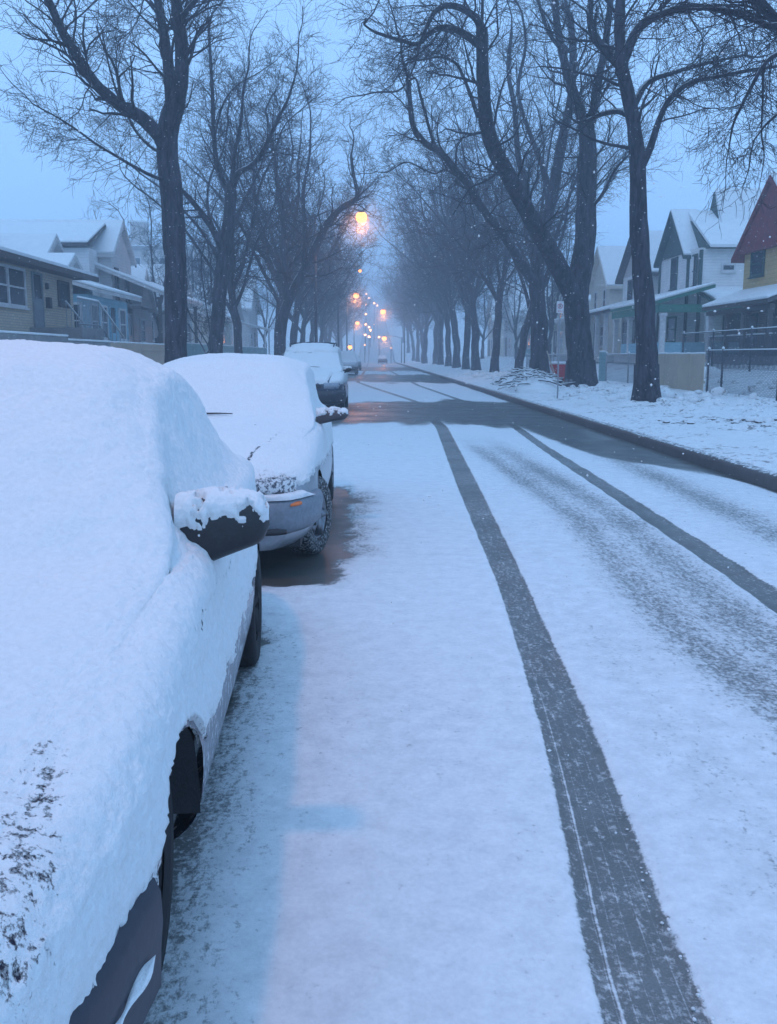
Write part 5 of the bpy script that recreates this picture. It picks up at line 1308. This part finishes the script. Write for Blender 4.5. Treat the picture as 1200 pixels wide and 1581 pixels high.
# roofs glimpsed behind the bungalow
for i, (xf, y0, y1, ze, zr, ax, lb) in enumerate([(13.5, 39.9, 42.0, 4.0, 4.7, 'q', 'white house behind the bungalow, its gable tip showing over the roof'), (17.5, 36.2, 40.6, 4.4, 6.9, 'q', 'house far back at the left edge, only its gable slope above the bungalow roof')]):
    h = H(-1, xf, 'house', lb, group=HG, zg=1.5, ym=(y0+y1)/2); h.box('wall', 0, 8, y0, y1, -.3, ze, M['white_wall']); h.gable('q', 0, 8, y0, y1, ze, zr, trim=M['grey_wall'], wall=M['grey_wall']); h.win('q', 0, y0+1, y0+1.8, 2.6, 3.8); h.win('y', y0, 2, 3, 2.6, 3.8)
    m = MB(); m.tube([(h.X(3), 0, zr-.3), (h.X(3), 0, zr+.75)], .12, 8); m.box(h.X(2.8), h.X(3.2), -.2, .2, zr+.75, zr+.85); m.build('vent_pipe', M['dark_metal'], h.root)
# --- pale apartment block
h = H(-1, 22, 'apartment_building', 'large pale flat-roofed apartment block with a square chimney, faint behind the left trunks', 'building', zg=1.5, ym=127)
h.box('wall', -2.5, 14, 120, 134, -.3, 12.8, M['stucco']); b = h.box('parapet', -2.7, 14.2, 119.8, 134.2, 12.8, 13.2, M['concrete']); h.box('snow', -2.6, 14.1, 119.9, 134.1, 13.204, 13.4, M['snow_roof'], b)
c = h.box('chimney', 6.0, 7.9, 121, 122.8, 13.2, 16.2, M['stucco']); h.box('cap', 5.9, 8.0, 120.9, 122.9, 16.2, 16.4, M['snow_roof'], c)
for k in range(4):
    for f in range(4): h.win('y', 120, -1.2+k*3.9, .3+k*3.9, 1.0+f*3.1, 2.5+f*3.1, M['white_trim'], 0)
for k in range(3):
    for f in range(4): h.win('q', -2.5, 121.5+k*4, 123.0+k*4, 1.0+f*3.1, 2.5+f*3.1, M['white_trim'], 0)

# ------------------------------------------------------------------ fences
def mat_chain():
    m, n, l, p = new_mat('chain_link')
    return m
def chain(label, X, y0, y1, h, posts, mat=None, zoff=0, post_r=.032, group=None, mesh=.085, toprail=True, cat='fence', xa=None):
    """woven wire fence along the street with real crossing wires"""
    t = thing('chain_link_fence', label, cat, (X, (y0+y1)/2, gzf(X, (y0+y1)/2)), 0, group); ym = (y0+y1)/2
    m = MB(); n = int((y1-y0)/mesh); k = int(h/mesh)
    V = []; F = []; r = .006; st = 0
    for i in range(-k, n+1):
        for s in (1, -1):
            a = i*mesh if s == 1 else (i+k)*mesh; zz0, zz1 = 0, k*mesh; b = a+s*k*mesh
            # clip to the panel
            if a < 0: zz0 = -a; a = 0
            if b > (y1-y0): zz1 = k*mesh-(b-(y1-y0)); b = y1-y0
            if s == -1:
                if a > (y1-y0): zz0 = a-(y1-y0); a = y1-y0
                if b < 0: zz1 = k*mesh+b; b = 0
            if zz1-zz0 < .02: continue
            x = s*.003
            V += [(x, a-ym+y0-r, zz0+.04), (x, a-ym+y0+r, zz0+.04), (x, b-ym+y0+r, zz1+.04), (x, b-ym+y0-r, zz1+.04)]; V += [(x+.004, q[1], q[2]) for q in V[-4:]]
            F += [(st, st+1, st+2, st+3), (st+4, st+7, st+6, st+5), (st, st+4, st+5, st+1), (st+3, st+2, st+6, st+7), (st, st+3, st+7, st+4), (st+1, st+5, st+6, st+2)]; st += 8
    mesh_np('wire_mesh', np.array(V), [np.array(F)], mat or M['dark_metal'], t, False)
    for y in posts:
        p = MB(); p.tube([(0, y-ym, -.1), (0, y-ym, h+.1)], post_r, 8); po = p.build('post', mat or M['dark_metal'], t, True)
        p = MB(); p.lathe([(post_r*1.3, h+.10), (post_r*1.2, h+.14), (.002, h+.17)], 8, (0, y-ym, 0)); p.build('snow', M['snow'], po, True)
    if toprail:
        p = MB(); p.tube([(0, y0-ym, h+.05), (0, y1-ym, h+.05)], .02, 6); ra = p.build('top_rail', mat or M['dark_metal'], t, True)
        p = MB(); p.tube([(0, y0-ym, h+.072), (0, y1-ym, h+.072)], .018, 5); p.build('snow', M['snow'], ra, True)
    return t
FX = 9.75
chain('dark wire fence with a gate frame in front of the red-gabled house', FX, 20.0, 27.6, 1.15, [20.1, 22.6, 26.3, 27.4])
chain('pale wire fence panel between the plank fence and the grey-green end post', FX, 32.9, 39.5, 1.05, [33.0, 36.0, 39.4], M['metal'])
chain('taller dark wire fence of the yard behind, close to the brick porch', 12.4, 27.5, 38.0, 1.3, [27.7, 31.0, 34.5, 37.8])
chain('pale wire fence running on behind the brush pile', FX, 43.0, 60.0, 1.05, [43.2, 47, 51, 55, 59.8], M['metal'])
t = thing('fence_post', 'stout grey-green fence post beside the thickest trunk', 'post', (FX, 40.1, gzf(FX, 40.1)))
m = MB(); m.box(-.11, .11, -.16, .16, 0, 1.2); po = m.build('post', M['teal_wall'], t, bevel=.01); m = MB(); m.box(-.13, .13, -.18, .18, 1.204, 1.26); m.build('snow', M['snow'], t, bevel=.03)
def plank(label, X, y0, y1, h, mat, zb=None, n=None, group='plank fence panels on the right', name='plank_fence', cap=.05):
    zb = gzf(X, (y0+y1)/2) if zb is None else zb
    t = thing(name, label, 'fence', (X, (y0+y1)/2, zb), 0, group); ym = (y0+y1)/2
    rng = random.Random(int(y0*10)); m = MB(); y = y0
    while y < y1-.02:
        w = min(.14, y1-y); m.box(-.012+rng.uniform(-.004, .004), .012, y-ym+.004, y+w-.006-ym, -.05, h+rng.uniform(-.012, .012)); y += .145
    m.build('boards', mat, t)
    m = MB(); m.box(.014, .05, y0-ym, y1-ym, .25, .33); m.box(.014, .05, y0-ym, y1-ym, h-.25, h-.17); m.build('rails', mat, t)
    m = MB(); m.tube([(0, y0-ym+(y1-y0)*i/12, h+.012+rng.uniform(0, .012)) for i in range(13)], [.022+rng.uniform(0, .012) for _ in range(13)], 6); m.build('snow', M['snow'], t, True)
    return t
plank('tan plank fence panel between its twin and the dark wire gate', FX, 27.75, 30.15, 1.12, M['fence_wood'])
plank('tan plank fence panel left of its twin, partly behind the nearest straight trunk', FX, 30.2, 32.8, 1.12, M['fence_wood'])
# left fences
t = thing('retaining_wall', 'low grey concrete wall with snow on its steps, below the brick bungalow', 'wall', (-8.5, 27, gzf(-8.5, 27)))
m = MB(); m.box(-.15, .15, -7, -.6, -.2, 1.24); m.box(-.15, .15, -.595, 3.6, -.2, 1.14); m.build('wall', M['concrete'], t, bevel=.02)
m = MB(); m.box(-.17, .17, -7, -.6, 1.244, 1.30); m.box(-.17, .17, -.595, 3.6, 1.144, 1.20); m.build('snow', M['snow'], t, bevel=.03)
plank('weathered board fence left of the tall dark left tree', -8.5, 30.7, 35.0, 1.16, M['fence_wood_grey'], group='board fences on the left')
plank('lighter board fence directly behind the tall dark left tree', -8.5, 35.1, 40.0, 1.16, M['fence_wood_grey'], group='board fences on the left')
plank('bluish board fence under the grey bungalow, behind the Y-forked tree', -8.6, 43.0, 60.0, 1.2, M['teal_wall'], group='board fences on the left')
plank('farther board fence behind the leaning left tree', -8.6, 61.0, 78.0, 1.2, M['teal_wall'], group='board fences on the left')

# ------------------------------------------------------------------ sign, barrow, brush pile, verge clutter
sp = W(853, 615, 28.6); X0 = 5.62; t = thing('parking_sign', 'small white no-parking sign on a thin steel post by the kerb', 'sign', (X0, 28.6, gzf(X0, 28.6)))
m = MB(); m.box(-.022, .022, -.012, .012, -.1, 2.95); m.build('post', M['metal'], t)
m = MB(); m.box(-.15, .15, -.022, -.014, 2.42, 2.90); sg = m.build('plate', M['white_trim'], t, bevel=.004)
m = MB()
def ring(m, cx, cz, r0, r1, y, k=24):
    V = [(cx+r*math.cos(2*PI*i/k), yy, cz+r*math.sin(2*PI*i/k)) for r in (r0, r1) for yy in (y, y-.003) for i in range(k)]
    F = [(k+i, k+(i+1) % k, 3*k+(i+1) % k, 3*k+i) for i in range(k)]+[(2*k+i, 2*k+(i+1) % k, 3*k+(i+1) % k, 3*k+i) for i in range(k)]
    m.add(V, F)
ring(m, 0, 2.70, .085, .105, -.024); m.build('red_ring', M['red_paint'], sg)
m = MB(); m.box(-.03, -.012, -.027, -.0235, 2.635, 2.765); m.box(-.0118, .035, -.027, -.0235, 2.75, 2.765); m.box(-.0118, .035, -.027, -.0235, 2.70, 2.713); m.box(.022, .036, -.0268, -.0234, 2.713, 2.75); m.build('letter_p', M['black'], sg)
m = MB(); m.prism([(-.073, 2.765), (-.060, 2.778), (.073, 2.640), (.060, 2.627)], 'y', -.0275, -.0272); m.build('red_bar', M['red_paint'], sg)
m = MB(); m.prism([(-.10, 2.50), (-.06, 2.525), (-.06, 2.475)], 'y', -.027, -.0235); m.box(-.06, .10, -.0268, -.0236, 2.492, 2.508); m.build('arrow', M['red_paint'], sg)
sg.scale = (.72, 1, .72); sg.location = (0, 0, 2.66*.28+.06)

X0 = W(866, 575, 39)[0]; t = thing('wheelbarrow', 'red wheelbarrow tipped on end beside the thickest trunk, pale wooden handles', 'wheelbarrow', (X0, 38.6, gzf(X0, 38.6)), R(8))
m = MB(); V = [(-.42, -.02, .75), (.42, -.02, .75), (.42, .30, .75), (-.42, .30, .75), (-.12, .05, .12), (.30, .05, .12), (.30, .22, .12), (-.12, .22, .12)]
m.add(V, [(0,1,5,4),(1,2,6,5),(2,3,7,6),(3,0,4,7),(4,5,6,7),(0,3,2,1)]); m.build('tray', M['red_paint'], t, bevel=.03)
m = MB(); m.box(-.36, .36, .0, .28, .753, .86); m.build('snow', M['snow'], t, bevel=.05)
t.scale = (1.15, 1.15, 1.1)
for s in (-.28, .34):
    m = MB(); m.tube([(s+.1, -.05, .05), (s-.35, -.07, 1.25)] if s < 0 else [(-.1, -.05, .02), (.52, -.06, .55)], .022, 6); m.build('handle', M['pale_wood'], t, True)
m = MB(); m.lathe([(.07, -.035), (.13, -.045), (.16, -.02), (.16, .02), (.13, .045), (.07, .035)], 16, (-.02, .12, .16), axis='x'); m.build('wheel', M['tyre'], t, True)

def brush_pile():
    rng = random.Random(8); X0 = W(822, 580, 35)[0]; t = thing('brush_pile', 'heap of cut branches and clods under snow, left of the sign post', 'brush pile', (X0, 35.5, gzf(X0, 35.5)))
    # mound
    xs = np.linspace(-1.25, 1.25, 90); ys = np.linspace(-3.1, 3.1, 136); X, Y = np.meshgrid(xs, ys); P = np.stack([X+3, Y, X*0], -1)
    e = np.sqrt((X/1.15)**2+(Y/2.9)**2)
    Z = .62*np.clip(1-e**2, 0, 1)**.7+np.maximum(fbm(P, 2.6, 5, 41), -.25)*.24*np.clip(1.0-e, 0, 1)**.7-.04*(e > .97)
    m_, n, l, p = new_mat('snowy_brush')
    a = noise_node(n, l, 5, 6, .75); g = N(n, 'ShaderNodeNewGeometry'); s = N(n, 'ShaderNodeSeparateXYZ'); l.new(g.outputs['Normal'], s.inputs[0])
    k = math_n(n, l, 'ADD', math_n(n, l, 'MULTIPLY', s.outputs['Z'], .8), math_n(n, l, 'MULTIPLY', math_n(n, l, 'SUBTRACT', a.outputs['Fac'], .5), 1.6))
    l.new(mixc(n, l, ramp(n, l, k, .02, .22).outputs['Color'], (.045, .035, .03), SNOW), p.inputs['Base Color']); p.inputs['Roughness'].default_value = .9
    l.new(bump(n, l, a.outputs['Fac'], .8, .05), p.inputs['Normal']); M['snowy_brush'] = m_
    mesh_np('mound', np.stack([X, Y, Z], -1).reshape(-1, 3), [grid_faces(len(ys), len(xs))], m_, t, True)
    m = MB(); sn = MB()
    for i in range(120):
        x = rng.uniform(-1.1, 1.1); y = rng.uniform(-2.3, 2.8); e = math.sqrt((x/1.15)**2+(y/2.9)**2)
        if e > .98: continue
        z = .62*(1-e*e)**.7+rng.uniform(-.05, .12); a = rng.uniform(0, PI); L = rng.uniform(.3, 1.0); dz = rng.uniform(-.25, .25)*L; r = rng.uniform(.008, .03)
        p0 = (x-math.cos(a)*L/2, y-math.sin(a)*L/2, z-dz/2); p1 = (x, y, z+.05); p2 = (x+math.cos(a)*L/2, y+math.sin(a)*L/2, z+dz/2)
        m.tube([p0, p1, p2], [r, r*.9, r*.5], 5); up = r*.9; sn.tube([(q[0], q[1], q[2]+up) for q in (p0, p1, p2)], [r*.9, r, r*.5], 5)
    m.build('cut_branches', M['twig'], t, True); sn.build('snow', M['snow'], t, True)
brush_pile()
# shrub remains and frozen clods on the verge
def clods(label, X0, Y0, rx_, ry_, n, seed, sz=(.05, .16), mat=None, name='dirt_clods'):
    rng = random.Random(seed); V, F, st = [], [], 0; import bmesh
    bm = bmesh.new(); bmesh.ops.create_icosphere(bm, subdivisions=2, radius=1); base = np.array([v.co[:] for v in bm.verts]); fs = np.array([[v.index for v in f.verts] for f in bm.faces]); bm.free()
    for i in range(n):
        y = Y0+rng.gauss(0, ry_); x = (X0(y) if callable(X0) else X0)+rng.gauss(0, rx_); s = rng.uniform(*sz)
        b = base*np.array([s*rng.uniform(.7, 1.4), s*rng.uniform(.7, 1.4), s*rng.uniform(.5, .9)])
        b = b*(1+.35*fbm(base+i*7.3, 1.8, 3, seed)[:, None])
        zz = (gzf(x, y) if abs(x-1) > 3.5 else .005)+float(lumps(np.array([x]), np.array([y]))[0])
        V.append(b+np.array([x, y, zz+s*.15])); F.append(fs+st); st += len(base)
    o = mesh_np(name, np.concatenate(V), [np.concatenate(F)], mat or M['snowy_brush'], None, True); o['kind'] = 'stuff'; tag(o, label, 'clods')
clods('frozen clods and leaves poking from the snow at the right edge of the verge', 7.35, 17.6, .28, .5, 46, 3, (.03, .10))
clods('few dark leaf clumps on the open verge snow', 6.0, 17.9, .35, .4, 12, 4, (.02, .06))
clods('lumpy ploughed snow between the two nearest right trunks', 7.9, 28.5, .7, 3.2, 120, 5, (.05, .19), M['snow_verge'])
clods('snow lumps around the feet of the slim right trunks', 7.6, 52, .9, 6.5, 150, 6, (.08, .26), M['snow_verge'])
clods('small snow lumps along the edge of the kerb', 4.80, 13, .08, 6.0, 60, 7, (.012, .035), M['snow'])
clods('crumbs of pushed snow along the near end of the left tyre track', lambda y: float(np.interp(y, T1R[:, 1], T1R[:, 0]))+.004, 1.9, .018, .5, 120, 12, (.002, .006), M['snow_verge'])
clods('low heap of snow behind the pale wire fence', 11.2, 36.0, .5, 1.8, 30, 9, (.25, .5), M['snow'])
clods('snow-covered plants behind the dark wire fence', 11.0, 24.5, .6, 1.8, 60, 10, (.06, .2), M['snow_verge'])

# ------------------------------------------------------------------ street lamps
SOD = (1.0, .33, .07)
def lamp(label, X, Y, Z, strength, r, side=-1, power=None, group='lit street lamps down the street', arm=True, col=SOD):
    px = -3.1 if side < 0 else 5.1; zg = gzf(px, Y)
    t = thing('street_lamp', label, 'street lamp', (px, Y, zg), 0, group)
    m = MB(); zt = Z+.35-zg
    m.tube([(0, 0, -.1), (0, 0, zt*.5), (0, 0, zt-.2)], [.10, .085, .065], 10); m.build('pole', M['dark_metal'], t, True)
    d = X-px
    m = MB(); m.tube([(0, 0, zt-.35), (d*.3, 0, zt-.02), (d*.75, 0, zt+.08), (d-.1*(1 if d > 0 else -1), 0, zt-.02)], [.045, .04, .035, .03], 8); m.build('arm', M['dark_metal'], t, True)
    m = MB(); m.lathe([(.01, r*1.15), (r*.4, r*1.05), (r*.62, r*.74), (r*.55, r*.7)], 20, (d, 0, Z-zg)); hd = m.build('lamp_head', M['dark_metal'], t, True)
    m = MB(); m.lathe([(.005, -r*1.0), (r*.45, -r*.9), (r*.8, -r*.6), (r, -r*.1), (r*.88, r*.45), (r*.6, r*.75)], 20, (d, 0, Z-zg)); m.build('lamp_bowl', emis('sodium_glow', (1.0, .36, .10), strength), t, True)
    if power:
        ld = bpy.data.lights.new('lamp_light', 'POINT'); ld.energy = power; ld.color = col; ld.shadow_soft_size = max(.1, r); lo = bpy.data.objects.new('lamp_light', ld); link(lo, t); lo.location = (d, 0, Z-zg-r-.05-max(.1, r))
    return t
LP = [(558, 335, 53, 5, .31, -1, 300, 'brightest street lamp, hanging above the road below the arching limb'),
      (550, 456, 118, 5, .36, -1, 300, 'second brightest street lamp, left of the road at mid distance'),
      (591.5, 481.6, 150, 5, .42, 1, 500, 'street lamp on the right side, level with the far rise'),
      (552, 499, 165, 5, .36, -1, 250, 'dimmer street lamp below the second brightest one'),
      (593.4, 522.4, 165, 5, .42, 1, 300, 'lowest street lamp on the right side of the road'),
      (540.5, 536, 140, 4, .34, -1, None, 'low amber lamp just above the far parked van'),
      (556, 418, 88, 3, .15, -1, None, 'small pinkish lamp high among left branches')]
LAMP_AT = []
for (u, v, D, st, r, sd, pw, lb) in LP:
    x, y, z = W(u, v, D); lamp(lb, x, y, z, st, r, sd, pw)
    if pw: LAMP_AT.append((x, y, z, 1.7 if D < 60 else 2.8, 5200, .012 if D < 60 else .022))
# lamp that stands just outside the picture, over the near car
lamp('street lamp overhead by the nearest parked car, outside the picture', -2.35, 3.2, 8.6, 30, .22, -1, 320)
SM = [(565.6, 454, 330, .30, 'topmost'), (570, 460, 320, .26, 'second from the top'), (578, 468, 300, .32, 'third from the top'), (582.7, 472, 290, .22, 'fourth from the top, far right of its string'), (565, 470, 300, .24, 'fifth, on the left of the string'),
      (565, 485, 262, .28, 'lone one midway down'), (564.6, 501, 232, .24, 'upper left of the lower cluster'), (570, 505, 228, .26, 'middle of the lower cluster'), (572, 510, 222, .24, 'just under the middle of the lower cluster'), (564, 517, 205, .22, 'lower left of the lower cluster'),
      (570, 520, 205, .26, 'bottom of the lower cluster'), (585.4, 520.5, 200, .20, 'beside the lowest street lamp'), (563.4, 532.7, 185, .16, 'faint one nearest the road'), (577.6, 501, 235, .12, 'faintest one right of the lower cluster'), (604, 537, 180, .12, 'faint one near the right kerb')]
for (u, v, D, r, w) in SM:
    x, y, z = W(u, v, D); zg = gzf(x, y)
    t = thing('distant_lamp', 'tiny warm light on the far rise, '+w, 'street lamp', (x, y, zg), 0, 'tiny lamps on the far rise')
    m = MB(); m.tube([(0, .1, -.1), (0, .1, max(.3, z-zg))], .08, 5); m.build('pole', M['dark_metal'], t)
    k = {.30: 1}.get(r, 1); faint = 5 if r < .2 else 12
    m = MB(); m.lathe([(.003, -r), (r*.7, -r*.7), (r, 0), (r*.7, r*.7), (.003, r)], 10, (0, 0, z-zg)); m.build('lamp_bowl', emis('far_glow', (1.0, .40, .14), faint), t, True)

# ------------------------------------------------------------------ falling snow and haze
def snowfall():
    rng = np.random.default_rng(3)
    n = 42000
    y = 2.2+55*rng.random(n)**.8; x = rng.uniform(-.55, .55, n)*(y+6)+.5; z = rng.uniform(0, 1, n)*(1.5+y*.42)+.1
    r = rng.uniform(.0015, .005, n)*(1+.035*y)
    base = np.array([(1, 0, 0), (-1, 0, 0), (0, 1, 0), (0, -1, 0), (0, 0, 1), (0, 0, -1)], float)*np.array([1, 1, .8])
    tri = np.array([(0, 2, 4), (2, 1, 4), (1, 3, 4), (3, 0, 4), (2, 0, 5), (1, 2, 5), (3, 1, 5), (0, 3, 5)])
    st = rng.uniform(.6, 1.5, (n, 1, 3))
    V = base[None]*r[:, None, None]*st+np.stack([x, y, z], -1)[:, None, :]
    ok = ~((x < 0) & (y < 6))
    V = V[ok]
    for (lx_, ly_, lz_, rad, m_, fr) in LAMP_AT:      # dense flake cluster added round each lamp to form its halo
        d = rng.normal(size=(m_, 3)); d /= np.linalg.norm(d, axis=1, keepdims=True); rr = rad*rng.random(m_)**.8
        c_ = d*rr[:, None]+np.array([lx_, ly_, lz_]); c_ = c_[rr > rad*.2]
        V = np.concatenate([V, base[None]*fr*rng.uniform(.6, 1.3, (len(c_), 1, 1))+c_[:, None, :]])
    k = len(V)
    F = (tri[None]+(np.arange(k)*6)[:, None, None]).reshape(-1, 3)
    o = mesh_np('falling_snow', V.reshape(-1, 3), [F], M['snow'], None, False); o['kind'] = 'stuff'; tag(o, 'fine snowflakes drifting across the whole street, with dense clusters added as lamp halos', 'snowflakes')
snowfall()
m = MB(); m.box(-640, 640, -70, 920, -1.4, 34); hz = m.build('haze', None); hz['kind'] = 'stuff'; tag(hz, 'thin bluish snowy air filling the whole street', 'haze')
mt = bpy.data.materials.new('haze'); mt.use_nodes = True; n = mt.node_tree.nodes; n.remove(n['Principled BSDF'])
pv = n.new('ShaderNodeVolumePrincipled'); pv.inputs['Color'].default_value = (.82, .92, 1.0, 1); pv.inputs['Density'].default_value = .0048; pv.inputs['Anisotropy'].default_value = .6
mt.node_tree.links.new(pv.outputs[0], n['Material Output'].inputs['Volume']); hz.data.materials.append(mt)
